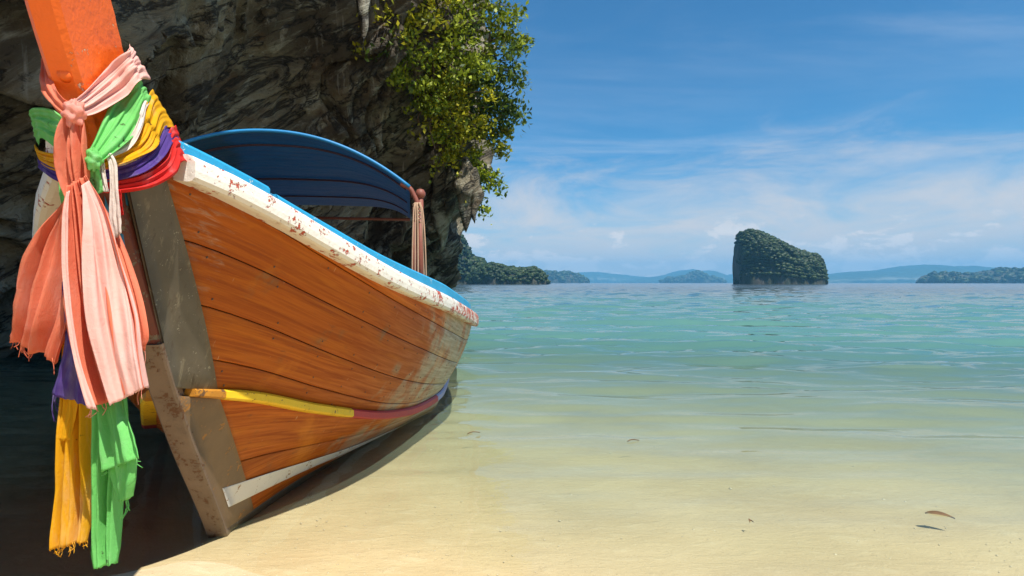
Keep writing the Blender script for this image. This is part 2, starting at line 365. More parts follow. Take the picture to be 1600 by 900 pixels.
M_leafd = leaf_mat('dark_leaves', (0.018, 0.045, 0.010), (0.13, 0.19, 0.022))
M_twig = paint('twig_bark', (0.16, 0.11, 0.07), 0.8)
M_crown = leaf_mat('island_trees', (0.008, 0.022, 0.006), (0.030, 0.054, 0.011), 0.05, 0.1)
def island_rock():
    m, t, p, co, o = material('island_rock'); v = co.outputs['Object']
    a = t.noise(t.mapping(v, (1, 1, 0.5)), 0.12, 7, 0.65, 0.5)
    c = t.mix(t.ramp(a, 0.4, 0.68), (0.02, 0.03, 0.012), (0.075, 0.066, 0.05))
    t.put(c, p.inputs['Base Color']); p.inputs['Roughness'].default_value = 0.9; t.put(t.bump(a, 1.0, 3), p.inputs['Normal']); return m
M_irock = island_rock()
M_hill = leaf_mat('hill_forest', (0.03, 0.055, 0.025), (0.06, 0.09, 0.035), 0.004, 0.0)

# ------------------------------------------------------------------ sea, sand
def sand_z(x, y):
    s = y - 1.86 + 0.22 * np.maximum(x + 1.2, 0)
    k = np.clip((-1.15 - x) / 0.45, 0, 1) * np.clip((9 - y) / 3, 0, 1) * np.clip((y - 0.4) / 0.8, 0, 1); s = s * (1 - k) + 0.5 * k   # level wet sand beside the boat
    zz = np.where(s < 0, -0.045 * s, -0.052 * s)
    return np.maximum(np.where(zz > 0.35, 0.35 + 0.1 * (zz - 0.35), zz) - 0.004, -3.0)
xs = np.unique(np.concatenate([np.linspace(-7000, -60, 12), np.linspace(-60, -8, 30), np.linspace(-8, 9, 240), np.linspace(9, 60, 30), np.linspace(60, 7000, 12)]))
ys = np.unique(np.concatenate([np.linspace(-200, -12, 10), np.linspace(-12, 1, 40), np.linspace(1, 9, 170), np.linspace(9, 70, 60), np.linspace(70, 7000, 14)]))
X, Y = np.meshgrid(xs, ys, indexing='ij'); Z = sand_z(X, Y)
near = (np.abs(X) < 12) & (Y > -12) & (Y < 14)
for i, j in zip(*np.nonzero(near)):
    q = Vector((X[i, j] * 0.9, Y[i, j] * 1.7, 0.3))
    Z[i, j] += 0.010 * noise.noise(q) + 0.004 * noise.noise(q * 4.1)
fast_mesh('beach_sand', np.stack([X, Y, Z], -1).reshape(-1, 3), np.array(gridq(len(xs), len(ys)))[:, ::-1], M_sand, kind='structure')

rows = 0.8 * np.exp(np.linspace(0, math.log(7000 / 0.8), 780)); ks = np.linspace(-1, 1, 460) ; ks = 0.6 * ks + 0.4 * ks ** 3
Y = np.repeat(rows[:, None], len(ks), 1); X = np.where(Y < 5000, (Y + 4) * ks[None, :] * 1.25, 0); X = np.where(Y >= 5000, ks[None, :] * 7000, X)
wr = np.random.default_rng(12); Zw = np.zeros_like(X); off = Y + 0.22 * X
warp = 0.5 * np.sin(X * 0.35 + Y * 0.2) + 0.35 * np.sin(X * 0.8 - Y * 0.55 + 1.0)
for i in range(54):
    lam = 0.16 * (3.0 / 0.16) ** ((i + wr.random()) / 54); th = wr.normal(0.06, 0.26); kx, ky = math.sin(th), math.cos(th)
    slope = 0.043 * (1.0 if lam < 1.6 else 0.75); grow = np.clip((off - 2.2 - 1.2 * lam) / 6.0, 0.0, 1) ** 0.9 + 0.15
    Zw += slope * lam / 6.283 * grow * np.sin(6.283 / lam * (kx * X + ky * Y) + wr.uniform(0, 6.28) + (1.3 + .5 * wr.random()) * warp) * (0.75 + 0.6 * np.sin(X * wr.uniform(.1, .5) + Y * wr.uniform(.15, .7) + wr.uniform(0, 6.28)))
Zw *= np.clip(1.6 - Y / 1400, 0, 1)
fast_mesh('sea_water', np.stack([X, Y, Zw - 0.012], -1).reshape(-1, 3), np.array(gridq(len(rows), len(ks))), M_water, kind='structure')

# ------------------------------------------------------------------ cliff
def cliff():
    # base line of the undercut, lip line of the overhang (x, y), lip height; unseen near lip shaped to shade the left ground and wall
    Bp = np.array([(-9, -9), (-8.5, -4), (-8, 0), (-7.6, 3), (-7.3, 6), (-6.4, 8.6), (-4.9, 10.6), (-3.0, 11.8), (-1.9, 12.4), (-1.55, 13.4), (-2.6, 15.5), (-6, 19), (-14, 22)], float)
    Lp = np.array([(-2.4, -9), (-0.8, -4), (1.15, -2.7), (1.14, -1.35), (0.48, 0.7), (-0.6, 3.3), (-1.5, 6.0), (-1.0, 7.5), (-1.25, 10.0), (-0.35, 11.3), (-1.2, 15.0), (-5.5, 18.5), (-14, 21.5)], float)
    zl = np.array([8.4, 8.4, 8.4, 8.4, 8.4, 8.2, 7.4, 8.0, 7.0, 7.2, 7.4, 7.5, 7.5])
    zb = np.array([7.5, 7.5, 7.0, 4.0, -.6, -.6, -.6, -.6, -.6, -.6, -.6, -.6, -.6])   # unseen near wall raised off the ground to let skylight in
    nS, nT = 620, 330
    B = crom(Bp, nS); L = crom(Lp, nS); ZL = crom(zl[:, None], nS)[:, 0]; ZB = np.interp(np.linspace(0, 12, nS), np.arange(13), zb)
    t = np.linspace(0, 1, nT)
    V = np.zeros((nS, nT, 3))
    for k, tt in enumerate(t):
        if tt < 0.72:
            u = tt / 0.72; zz = ZB + (ZL - ZB) * u; g = np.clip((zz + .6) / (ZL + .6), 0, 1) ** 1.35
            P = B + (L - B) * g[..., None] if np.ndim(g) else B + (L - B) * g
        else:
            u = (tt - 0.72) / 0.28; zz = ZL + 9.0 * u
            P = L + (B - L) * (0.10 * u ** 2 + 0.5 * u ** 3)
        V[:, k, :2] = P; V[:, k, 2] = zz
    # normals
    dS = np.gradient(V, axis=0); dT = np.gradient(V, axis=1); N = np.cross(dS, dT); N /= np.linalg.norm(N, axis=-1, keepdims=True) + 1e-9
    vis = slice(int(nS * 0.18), int(nS * 0.86))
    Dp = np.zeros((nS, nT))
    for i in range(nS):
        for k in range(nT):
            q = V[i, k]
            # folds that run up to the right along the wall, like draped flowstone
            sm = i / nS * 34; ac = sm * 0.62 - q[2] * 0.78; al = sm * 0.78 + q[2] * 0.62
            wv = noise.noise(Vector((q[0] * 0.45, q[1] * 0.45, q[2] * 0.45))); w2 = noise.noise(Vector((q[0] * 1.1 + 9, q[1] * 1.1, q[2] * 1.1)))
            f1 = Vector((ac * 0.75 + 0.9 * wv, al * 0.13 + 0.35 * w2, 1.3)); f2 = Vector((ac * 2.1 + 1.6 * wv, al * 0.30 + 0.4 * w2, 4.2))
            d = 0.55 * noise.noise(Vector((q[0] * 0.32, q[1] * 0.32, q[2] * 0.42)))
            d += 0.75 * (noise.ridged_multi_fractal(f1, 0.9, 2.1, 4, 0.9, 2.0) - 1.0)
            d += 0.26 * (noise.ridged_multi_fractal(f2, 0.8, 2.1, 3, 0.9, 2.0) - 1.0)
            cr = noise.noise(Vector((ac * 0.9 + 1.2 * wv, al * 0.16 + .6 * w2, 8.0))); d -= 0.55 * math.exp(-(cr / 0.07) ** 2) * (0.5 + 0.5 * w2 + 0.2)
            d += 0.06 * noise.noise(Vector(q) * 2.3) + 0.035 * noise.noise(Vector(q) * 5.5)
            if q[1] < 3.5: d *= 0.10 + 0.25 * max(0.0, q[1])
            if k < 24: d *= 0.4 + 0.6 * k / 24
            Dp[i, k] = d
    V -= 0  # base surface kept, then pushed out along its normal
    V = V + N * (Dp[..., None]) * np.where((N @ np.array((0.6, -0.8, 0)))[..., None] >= 0, 1, 1)
    return fast_mesh('cliff', V.reshape(-1, 3), np.array(gridq(nS, nT)), M_rock, kind='structure'), V
CL, CV = cliff()

def stalactite(x, y, D, w, h, seed, name='stalactite'):
    top = at(x, y, D); rnd = random.Random(seed); V = []; n, k = 14, 12
    for i in range(n):
        u = i / (n - 1); r = w * (1 - u) ** 0.75 * min(1, 0.15 + 2.4 * u) * (0.85 + 0.3 * noise.noise(Vector((seed, u * 5, 0)))) + 0.006
        cx = 0.25 * w * noise.noise(Vector((seed + 3, u * 3, 1)))
        for j in range(k):
            an = 2 * math.pi * j / k; rr = r * (1 + 0.6 * noise.noise(Vector((math.cos(an) * 1.3, math.sin(an) * 1.3, u * 4 + seed))))
            V.append((top[0] + cx + rr * math.cos(an), top[1] + rr * math.sin(an), top[2] - u * h))
    f = gridq(n, k, True); f.append(tuple((n - 1) * k + j for j in range(k))); f.append(tuple(range(k - 1, -1, -1)))
    o = mesh(name, V, [q[::-1] for q in f], M_rock, CL); return o
for a in [(728, 246, 10.75, 0.34, 1.42, 1), (742, 262, 10.7, 0.22, 1.05, 2), (704, 262, 11.4, 0.34, 1.1, 3), (690, 262, 11.5, 0.40, 1.7, 7), (568, -70, 8.3, 0.20, 1.3, 9)]: stalactite(*a)

# ------------------------------------------------------------------ longtail boat
ANG = R_(10)
P0 = np.array((-1.190, 2.280, 0.0))
boat = empty('longtail_boat', P0, ANG, label='wooden longtail boat with orange prow, varnished hull and blue canopy beached at the waterline', cat='boat')
a_s = pchip([-0.2, 0, 0.46, 0.813, 1.073, 1.27, 1.428, 1.595, 1.95, 2.4], [0.12, 0, -0.353, -0.59, -0.745, -0.885, -0.985, -1.085, -1.25, -1.38])
Ks = [(0, .028, .0), (.492, .18, -.0), (1.11, .42, -.02), (1.89, .763, -.04), (2.44, .985, -.05), (4, 1.08, -.08), (6, 1.0, -.06), (8.5, .42, .02)]
Rs = [(-.485, .030, .655), (-.15, .166, .568), (.25, .335, .43), (.95, .618, .23), (1.55, .81, .135), (2.5, 1.02, .07), (4, 1.14, .04), (6, 1.06, .08), (8.5, .52, .26)]
Gs = [(-.86, .045, 1.345), (-.7, .14, 1.325), (-.5, .285, 1.258), (-.25, .44, 1.165), (.15, .66, 1.035), (1.2, 1.01, .865), (2.5, 1.30, .69), (4, 1.38, .62), (6, 1.28, .64), (8.5, .72, .86)]
def mk(ctrl):
    a = [c[0] for c in ctrl]; fb = pchip(a, [c[1] for c in ctrl]); fz = pchip(a, [c[2] for c in ctrl]); a0 = a[0]
    def fn(q):
        av = q + a0 * max(0.0, 1 - q / 6.0) if q < 8.5 else 8.5
        return np.array((fb(av), av, fz(av)), float)
    return fn
Kc, Rc, Gc = mk(Ks), mk(Rs), mk(Gs)
SEAM_T, SEAM_Q = (0, 1, 2), (0.20, 0.165, 0.085)
def qwarp(q, t):
    """station q = 0.20 is the seam between the bow sheet and the planks; it lies closer to the stem higher up"""
    s_ = float(np.interp(t, SEAM_T, SEAM_Q))
    return q * s_ / 0.2 if q < 0.2 else (s_ + (q - 0.2) * (1.2 - s_) if q < 1.2 else q)
def H(q, t, side=1, off=0.0, warp=True):
    if warp: q = qwarp(q, t)
    if t < 1: p = Kc(q) * (1 - t) + Rc(q) * t; p[0] += 0.015 * 4 * t * (1 - t) * min(1, q / .6)
    else:
        u = t - 1; p = Rc(q) * (1 - u) + Gc(q) * u; p[0] += 0.05 * 4 * u * (1 - u) * min(1, q / 0.8)
    p = p + off * np.array((.86, -.36 if q < 3 else 0.0, -.35))
    p[0] *= side; return p
QS = np.concatenate([np.linspace(0, 1.2, 22), np.linspace(1.3, 4, 24), np.linspace(4.2, 8.5, 18)])
def hull_sheet(name, q0, q1, t0, t1, off, mat, side, thick=0.012, nt=5, nq=None, parent=boat, edge=0.0028, uvo=0.0, **kw):
    """a plank: outer face with eased edges, closed at the back. t0/t1 may be functions of q"""
    qs = np.array([q for q in QS if q0 < q < q1]); qs = np.concatenate([[q0], qs, [q1]])
    V, UV = [], []; prof = []
    for q in qs:
        ta = t0(q) if callable(t0) else t0; tb = t1(q) if callable(t1) else t1
        A, Bv = H(q, ta, side), H(q, tb, side); wd = max(np.linalg.norm(A - Bv), 1e-4); e = min(0.2, 0.006 / wd)
        row = [(ta, off - thick)] + [(ta + 1e-4, off - edge)] + [(ta + (tb - ta) * s, off) for s in np.linspace(e, 1 - e, nt)] + [(tb - 1e-4, off - edge), (tb, off - thick)]
        for tt, of in row:
            V.append(H(q, tt, side, of)); UV.append((V[-1][1], (tt - ta) * wd / max(tb - ta, 1e-6) + uvo))
    m = nt + 4; f = gridq(len(qs), m, True)
    f += [tuple(range(m)), tuple((len(qs) - 1) * m + k for k in range(m - 1, -1, -1))]
    if side > 0: f = [q[::-1] for q in f]
    return mesh(name, V, f, mat, parent, uv=UV, **kw)

for side in (1, -1):
    # dark inner skin behind the planks
    V = []; ts = np.linspace(0, 2, 13)
    for q in QS:
        V += [H(q, t, side, -0.016) for t in ts]
    f = gridq(len(QS), len(ts)); f = f if side < 0 else [q[::-1] for q in f]
    mesh('hull_skin', V, f, M_shell, boat)
    V = []
    for q in QS: k = H(q, 0, side, -0.004); V += [k, (k[0] * .55, k[1], -.14), (0.015 * side, k[1], -.20)]
    f = gridq(len(QS), 3); mesh('hull_bottom', V, f if side > 0 else [q[::-1] for q in f], M_sheet, boat)
    seam_u = 0.135; seam_l = 0.20
    # planks above the rubbing rail
    cuts = [(1.0, 1.0), (1.17, 1.035), (1.45, 1.13), (1.71, 1.42), (1.95, 1.70), (2.0, 2.0)]   # plank edges at the bow and amidships
    def cut(j, q):
        u = min(max(q - .2, 0) / 2.4, 1); return cuts[j][0] + (cuts[j][1] - cuts[j][0]) * u + (0.012 * math.sin(q * 1.9 + 2 * j) if 0 < j < 5 else 0)
    for j in range(5):
        lo = lambda q, j=j: cut(j, q) + 0.0022
        hi = lambda q, j=j: max(cut(j + 1, q) - 0.0022, cut(j, q) + .008)
        hull_sheet('plank', 0.185, 8.5, lo, hi, 0.0, M_plank, side, uvo=j * 1.7 + (0 if side > 0 else 9))
    for j, (lo, hi) in enumerate(((0.0, 0.47), (0.478, 0.985))):
        hull_sheet('plank', 0.185, 8.5, lo, hi, 0.0, M_plank, side, uvo=20 + j * 1.3 + (0 if side > 0 else 9))
    # sheet covering the plank ends behind the stem
    hull_sheet('bow_sheet', 0.0, 0.2, 1.02, 1.985, 0.006, M_sheet, side, nt=12)
    hull_sheet('bow_sheet', 0.0, 0.2, 0.005, 0.975, 0.006, M_sheetb, side, nt=12, label='brown lower bow sheet under the rubbing rail')
    hull_sheet('waterline_stripe', 0.06, 2.3, lambda q: max(0.17 * (1 - q / 1.9), 0.01), lambda q: max(0.335 * (1 - q / 2.6), 0.05) + 0.0, 0.0075, M_whites, side, thick=0.0012, edge=0.0004)

nrg = random.Random(4)
for side in (1, -1):
    parts = []
    for j in range(5):
        q = 0.24
        while q < 3.2:
            for tt in (cut(j, q) + .05, cut(j + 1, q) - .05):
                if cut(j + 1, q) - cut(j, q) > .13 and nrg.random() < .75:
                    p = H(q + nrg.uniform(-.012, .012), tt + nrg.uniform(-.006, .006), side, .0012); n_ = np.array((.86 * side, -.36, -.35)) * .0012
                    parts.append(tube_geo([p - n_, p, p + n_], [.0042, .0042, .003], 6))
            q += 0.19
    V, f = join_geo(parts); mesh('nail_heads', V, f, M_nail, boat, kind='stuff')

def sweep(name, q0, q1, fn, mat, side, parent=boat, n=60, **kw):
    """fn(q) -> closed list of points round the section"""
    V = []; qs = np.linspace(q0, q1, n)
    for q in qs:
        pts = fn(q); V += [(p[0] * side, p[1], p[2]) for p in pts]
    m = len(fn(q0)); f = gridq(n, m, True); f += [tuple(range(m)), tuple((n - 1) * m + k for k in range(m - 1, -1, -1))]
    if side > 0: f = [q[::-1] for q in f]
    return mesh(name, V, f, mat, parent, smooth=False, **kw)

def rail_sec(q):
    p = H(q, 1.0, warp=False); h = (0.019 + 0.008 * min(1, q / 2)) * (.55 + .45 * min(1, q / .25)); o = 0.014 + 0.026 * min(1, q / .3)
    return [p + np.array(d) for d in ((-.02, 0, h), (o * .7, -.3 * o, h * 1.0), (o, -.35 * o, h * .55), (o, -.35 * o, -h * .7), (o * .75, -.3 * o, -h), (-.02, 0, -h))]
for side in (1, -1):
    sweep('rub_rail', 0.06, 0.17, rail_sec, M_nose, side, n=8, label='bare wood end of the rubbing rail')
    sweep('rub_rail', 0.172, 0.93, rail_sec, M_yel, side, n=24, label='yellow painted rubbing rail')
    sweep('rub_rail', 0.932, 2.35, rail_sec, M_red, side, n=30, label='red painted rubbing rail')
    sweep('rub_rail', 2.352, 8.5, rail_sec, M_lil, side, n=40, label='lilac painted rubbing rail')
    def gun_sec(q):
        p = Gc(q); hh = 0.042 + 0.030 * min(1, q / 2.5); o = 0.050
        return [p + np.array(d) for d in ((-.03, 0, .030), (o * .45, -.2 * o, .034), (o * .8, -.3 * o, .028), (o * .97, -.4 * o, .012), (o, -.4 * o, -hh * .3), (o * .96, -.4 * o, -hh * .72), (o * .78, -.35 * o, -hh * .95), (o * .5, -.25 * o, -hh), (-.02, 0, -hh * .85))]
    sweep('gunwale', 0.13, 8.5, gun_sec, M_white, side, n=90)
    def coam(lift):
        def fn(q):
            p = Gc(q); k = 0.064 + 0.050 * min(1, max(0, q - .2) / 1.6) + lift
            return [p + np.array(d) for d in ((-.062, 0, -.03), (-.022, -.01, .02), (-.018, -.01, k), (-.026, 0, k + .010), (-.060, 0, k + .008))]
        return fn
    sweep('coaming', 0.13, 0.375, coam(.010), M_blue, side, n=16)
    sweep('coaming', 0.40, 8.5, coam(.0), M_blue, side, n=80)
    V, f = lathe_geo([(.004, -.03), (.016, -.03), (.018, .012), (.012, .026), (.003, .03)], Gc(0.40) * np.array((side, 1, 1)) + np.array((-.05 * side, 0, .055)), 12)
    mesh('mooring_peg', V, f, M_inner, boat)
    # small nails on the cutwater, seams of the sheet
# inside: side lining, floor and benches
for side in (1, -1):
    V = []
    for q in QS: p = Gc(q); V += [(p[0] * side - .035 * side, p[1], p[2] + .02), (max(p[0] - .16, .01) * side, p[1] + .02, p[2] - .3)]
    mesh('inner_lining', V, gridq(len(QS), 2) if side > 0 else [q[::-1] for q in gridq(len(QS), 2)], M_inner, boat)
V = []
for q in QS: p = Gc(q); b = max(p[0] - .15, .012); V += [(-b, p[1] + .02, p[2] - .29), (b, p[1] + .02, p[2] - .29)]
mesh('deck', V, [q[::-1] for q in gridq(len(QS), 2)], M_deck, boat)
for q in (1.6, 2.7, 3.8, 4.9, 6.0):
    p = Gc(q); V, f = box_geo((0, p[1], p[2] - .09), (2 * p[0] - .12, .24, .035)); mesh('bench', V, f, M_deck, boat, smooth=False)
p = Gc(8.5); r = Rc(8.5); k = Kc(8.5)
mesh('transom', [(-p[0], 8.5, p[2] + .03), (p[0], 8.5, p[2] + .03), (r[0], 8.5, r[2]), (k[0], 8.5, k[2]), (-k[0], 8.5, k[2]), (-r[0], 8.5, r[2])], [(0, 1, 2, 3, 4, 5)], M_deck, boat, smooth=False)

# stem and prow: one thick plank that sweeps up, its head painted orange
def stem_piece(name, z0, z1, hw, depth, mat, front=0.0, n=26, bev=0.012, **kw):
    V = []
    for zz in np.linspace(z0, z1, n):
        a = float(a_s(zz)) + front; d = depth(zz) if callable(depth) else depth; h = hw(zz) if callable(hw) else hw
        for (x, y) in ((-h + bev, 0), (h - bev, 0), (h, bev), (h, d - bev), (h - bev, d), (-h + bev, d), (-h, d - bev), (-h, bev)):
            V.append((x, a + y, zz + 0.10 * y / max(d, .05) * min(d, .3)))
    f = gridq(n, 8, True); f += [tuple(range(7, -1, -1)), tuple((n - 1) * 8 + k for k in range(8))]
    return mesh(name, V, f, mat, boat, smooth=False, **kw)
stem_piece('stem', -0.15, 1.30, 0.030, 0.10, M_stem)
stem_piece('prow_post', 1.28, 2.38, lambda z_: 0.034 + 0.0 * z_, lambda z_: 0.27 + 0.014 * math.sin(z_ * 9) + 0.016 * noise.noise(Vector((z_ * 14, 1, 2))) + 0.012 * noise.noise(Vector((z_ * 45, 4, 2))), M_prow, n=110)
cut = stem_piece('cutwater_strip', -0.15, 0.815, 0.0380, 0.062, M_strip, front=-0.010, bev=0.006)
for i in range(11):
    zz = 0.06 + i * 0.072; a = float(a_s(zz)) + 0.022 + 0.008 * (i % 2)
    for side in (1, -1):
        V, f = tube_geo([(side * .034, a, zz), (side * .0395, a, zz), (side * .0405, a, zz)], [.006, .006, .003], 8); mesh('nail', V, f, M_nail, cut)
V, f = tube_geo([(.006, float(a_s(1.47)) + .01, 1.47), (.006, float(a_s(1.47)) - .004, 1.47)], [.017, .013], 14); mesh('knot_bolt', V, f, M_prow, boat)
# breasthook: white, peeling block joining the rails across the stem
def bh(name, c, s, rz):
    Rm = np.array(((math.cos(rz), -math.sin(rz), 0), (math.sin(rz), math.cos(rz), 0), (0, 0, 1)))
    V, f = box_geo(c, s, Rm); o = mesh(name, V, f, M_white, boat, smooth=False)
    bm = bmesh.new(); bm.from_mesh(o.data); bmesh.ops.bevel(bm, geom=bm.edges[:], offset=.008, segments=2, affect='EDGES'); bm.to_mesh(o.data); bm.free(); return o
bh('breasthook', (0.0, -0.85, 1.335), (0.22, 0.06, 0.07), 0)

# canopy: blue tarpaulin over bent pipes
stations = [(0.871, 0.765, 1.835, 0.285, 2.1), (1.35, 0.765, 1.80, 0.22, 2.8), (1.95, 0.765, 1.775, 0.17, 3.6), (2.9, 0.765, 1.79, 0.15, 4.5), (3.9, 0.765, 1.83, 0.13, 5.0)]
def canopy_at(s):
    A = np.array(stations); i = min(int(s), len(A) - 2); t = s - i; return A[i] * (1 - t) + A[i + 1] * t
def canopy_pt(s, t, dz=0.0):
    a, hw, pk, rise, pw = canopy_at(s); return np.array((hw * t, a, pk - rise * abs(t) ** pw + dz))
ss = np.linspace(0, len(stations) - 1, 33); tt = np.concatenate([np.linspace(-1, -.8, 6), np.linspace(-.77, .77, 25), np.linspace(.8, 1, 6)])
V, UV = [], []
for s in ss:
    for t in tt:
        p = canopy_pt(s, t); p[2] -= 0.010 * math.sin(s * math.pi) ** 2 * (1 - t * t); V.append(p); UV.append((p[1], p[0]))
nt_ = len(tt); V2 = [v + np.array((0, 0, .004)) for v in V]; f = gridq(len(ss), nt_); n0 = len(V)
ff = [q for q in f] + [tuple(i + n0 for i in q[::-1]) for q in f]
b = [i * nt_ for i in range(len(ss))]; e = [i * nt_ + nt_ - 1 for i in range(len(ss))]; b2 = list(range(nt_)); e2 = [(len(ss) - 1) * nt_ + k for k in range(nt_)]
for ring in (b, e, b2, e2):
    for i in range(len(ring) - 1): ff.append((ring[i], ring[i + 1], ring[i + 1] + n0, ring[i] + n0))
canopy = mesh('canopy', V + V2, ff, M_tarp, boat, uv=UV + UV)
V, f = tube_geo([canopy_pt(0, t, .002) for t in np.linspace(-1, 1, 60)], .010, 8); mesh('front_hem', V, f, M_hem, canopy)
def lip(s, w_, name):
    V = []
    for t in np.linspace(-.97, .97, 48):
        p = canopy_pt(s, t, -.006); V += [p, p + np.array((0, w_, 0)), p + np.array((0, w_, -.012)), p + np.array((0, 0, -.012))]
    f = gridq(48, 4, True); return mesh(name, V, f, M_rib, boat)
for s in (0.42, 2.0, 3.0): lip(s, .018, 'canopy_rib')
V, f = tube_geo([canopy_pt(4, t, -.12 - 0.0 * t) if abs(t) < 2 else None for t in (-1, -.5, 0, .5, 1)], .016, 8)
V, f = tube_geo([(-.76, 3.86, 1.69), (.76, 3.86, 1.69)], .016, 8); mesh('rear_bar', V, f, M_pipe, boat)
# bent ends of the front pipe, posts
for side in (1, -1):
    e = canopy_pt(0, 1)
    P = [e + np.array((-.05, .01, .02)), e + np.array((.0, .01, -.005)), e + np.array((.022, .01, -.04)), e + np.array((.042, .01, -.085)), e + np.array((.040, .01, -.12))]
    P = [(p_[0] * side, p_[1], p_[2]) for p_ in P]; V, f = tube_geo(crom(P, 18), .014, 10); mesh('canopy_pipe', V, f, M_pipe, boat)
    post = tube_geo([((e[0] + .040) * side, e[1] + .01, .80), ((e[0] + .040) * side, e[1] + .01, e[2] - .12)], .013, 10); mesh('canopy_post', *post, M_pipe, boat)
    post = tube_geo([((e[0] + .062) * side, e[1] + .07, .80), ((e[0] + .062) * side, e[1] + .07, 1.50)], .018, 10)
    po = mesh('mooring_post', *post, M_pipe, boat)
    V, f = lathe_geo([(.010, 1.495), (.022, 1.50), (.030, 1.515), (.030, 1.53), (.020, 1.548), (.005, 1.553)], ((e[0] + .062) * side, e[1] + .07, 0), 16); mesh('post_knob', V, f, M_pipe, po)
    for a_, b_ in ((2.9, .80), (3.86, .80)):
        V, f = tube_geo([(b_ * side, a_, .55), (b_ * side, a_, 1.70)], .016, 8); mesh('canopy_post', V, f, M_pipe, boat)

# ropes hanging on the post (a bundle of its own)
def bw(p): # boat to world
    c, s = math.cos(ANG), math.sin(ANG); return np.array((P0[0] + c * p[0] - s * p[1], P0[1] + s * p[0] + c * p[1], p[2]))
e = canopy_pt(0, 1); px, py = e[0] + .040, e[1] + .01
rope = empty('rope_bundle', bw((px, py, 1.42)), 0, label='bundle of pale ropes tied round the brown post at the canopy corner', cat='rope')
def rope_part(name, pts, r):
    V, f = tube_geo(crom([bw(p) - np.array(rope.location) for p in pts], 40), r, 7); mesh(name, V, f, M_rope, rope)
for k, (dx, r, zb) in enumerate(((-.022, .0045, .95), (-.008, .004, .93), (0.006, .005, .92), (.034, .004, .94), (.044, .004, .93))):
    rope_part('rope_strand', [(px + dx * .4, py - .022, 1.46), (px + dx * .8, py - .03, 1.40), (px + dx * 1.1, py - .026 - .01 * math.sin(k * 2), 1.2), (px + dx * 1.25, py - .022, zb)], r)
coil = [(px + .020 * math.cos(a_) , py + .020 * math.sin(a_), 1.35 + a_ * .0035) for a_ in np.linspace(0, 10 * math.pi, 90)]
rope_part('rope_coil', coil, .006)

# ------------------------------------------------------------------ ribbons on the prow
M_salmon = cloth('salmon_cloth', (0.96, 0.33, 0.19), trans=0.5)
M_pink = cloth('pink_cloth', (0.96, 0.40, 0.31), trans=0.38)
M_salmon_lit = cloth('sunlit_salmon_cloth', (0.97, 0.60, 0.52), trans=0.35)  # paler copy of the salmon cloth, sun whitening put into its colour
M_green = cloth('green_cloth', (0.24, 0.72, 0.20), stain_amt=0.9, stain_lo=0.63, trans=0.4)
M_yellow = cloth('yellow_cloth', (0.92, 0.50, 0.012), stain_amt=0.9, stain_lo=0.64, trans=0.4)
M_purple = cloth('violet_cloth', (0.105, 0.055, 0.28), trans=0.3)
M_redc = cloth('red_cloth', (0.80, 0.035, 0.03), trans=0.35)
M_whitec = cloth('white_cloth', (0.86, 0.76, 0.68), trans=0.35)
def strip(name, rows, mat, parent, n=44, nu=36, folds=4, amp=0.012, seed=0, ragged=0.0, sharp=1.5, origin=None, wrap=0.07, **kw):
    """cloth: rows = (xl, yl, Dl, xr, yr, Dr, fold factor) measured along its length"""
    rows = np.array(rows, float); rows[:, 2] -= wrap * np.clip((rows[:, 0] - 185) / 40, 0, 1); rows[:, 5] -= wrap * np.clip((rows[:, 3] - 185) / 40, 0, 1)
    Rw = crom(rows, n); V = []; rnd = random.Random(seed)
    og = np.array(origin)
    ph = [rnd.uniform(0, 6.28) for _ in range(4)]
    rag = [1.3 * noise.noise(Vector((j * .45, seed, 0))) + rnd.uniform(-.25, .25) for j in range(nu)]
    for i in range(n):
        xl, yl, Dl, xr, yr, Dr, ff_ = Rw[i]; A = at(xl, yl, Dl); Bv = at(xr, yr, Dr)
        if i < n - 1: A2, B2 = at(*Rw[i + 1][:3]), at(*Rw[i + 1][3:6])
        else: A2, B2 = 2 * A - at(*Rw[i - 1][:3]), 2 * Bv - at(*Rw[i - 1][3:6])
        du = Bv - A; dv = (A2 + B2 - A - Bv) / 2; nn = np.cross(du, dv); nn = nn / (np.linalg.norm(nn) + 1e-9)
        if nn[1] > 0: nn = -nn
        v = i / (n - 1)
        for j in range(nu):
            u = j / (nu - 1)
            s = u * folds * 2 * math.pi + ph[0] + 0.5 * math.sin(2 * v + ph[1]) + 2.2 * noise.noise(Vector((u * 2.2, v * 0.5, seed))) + 0.5 * noise.noise(Vector((u * 3, v * 2.2, seed + 5)))
            d = 0.62 * math.sin(s) + 0.30 * math.sin(2 * s + ph[2]) + 0.22 * math.sin(0.5 * s + ph[3])
            d += 0.38 * (1 - 2 * abs(math.sin(0.8 * s + 2.5 * u + ph[1]))) ; d *= 0.55 + 0.9 * abs(noise.noise(Vector((u * 2.5 + seed, v * 1.1, 6.0))) * 1.6)
            d = d * amp * ff_ + amp * 0.8 * ff_ * noise.noise(Vector((u * 2.0 + seed, v * 2.0, 2.0))) + 0.0022 * noise.noise(Vector((u * 6, v * 9, seed)))
            p = A + du * u + nn * d
            if ragged and i == n - 1: p = p + dv / (np.linalg.norm(dv) + 1e-9) * ragged * 0.7 * rag[j]
            V.append(p - og)
    o = mesh(name, V, gridq(n, nu), mat, parent, **kw)
    md = o.modifiers.new('thickness', 'SOLIDIFY'); md.thickness = 0.001; md.offset = 0
    return o
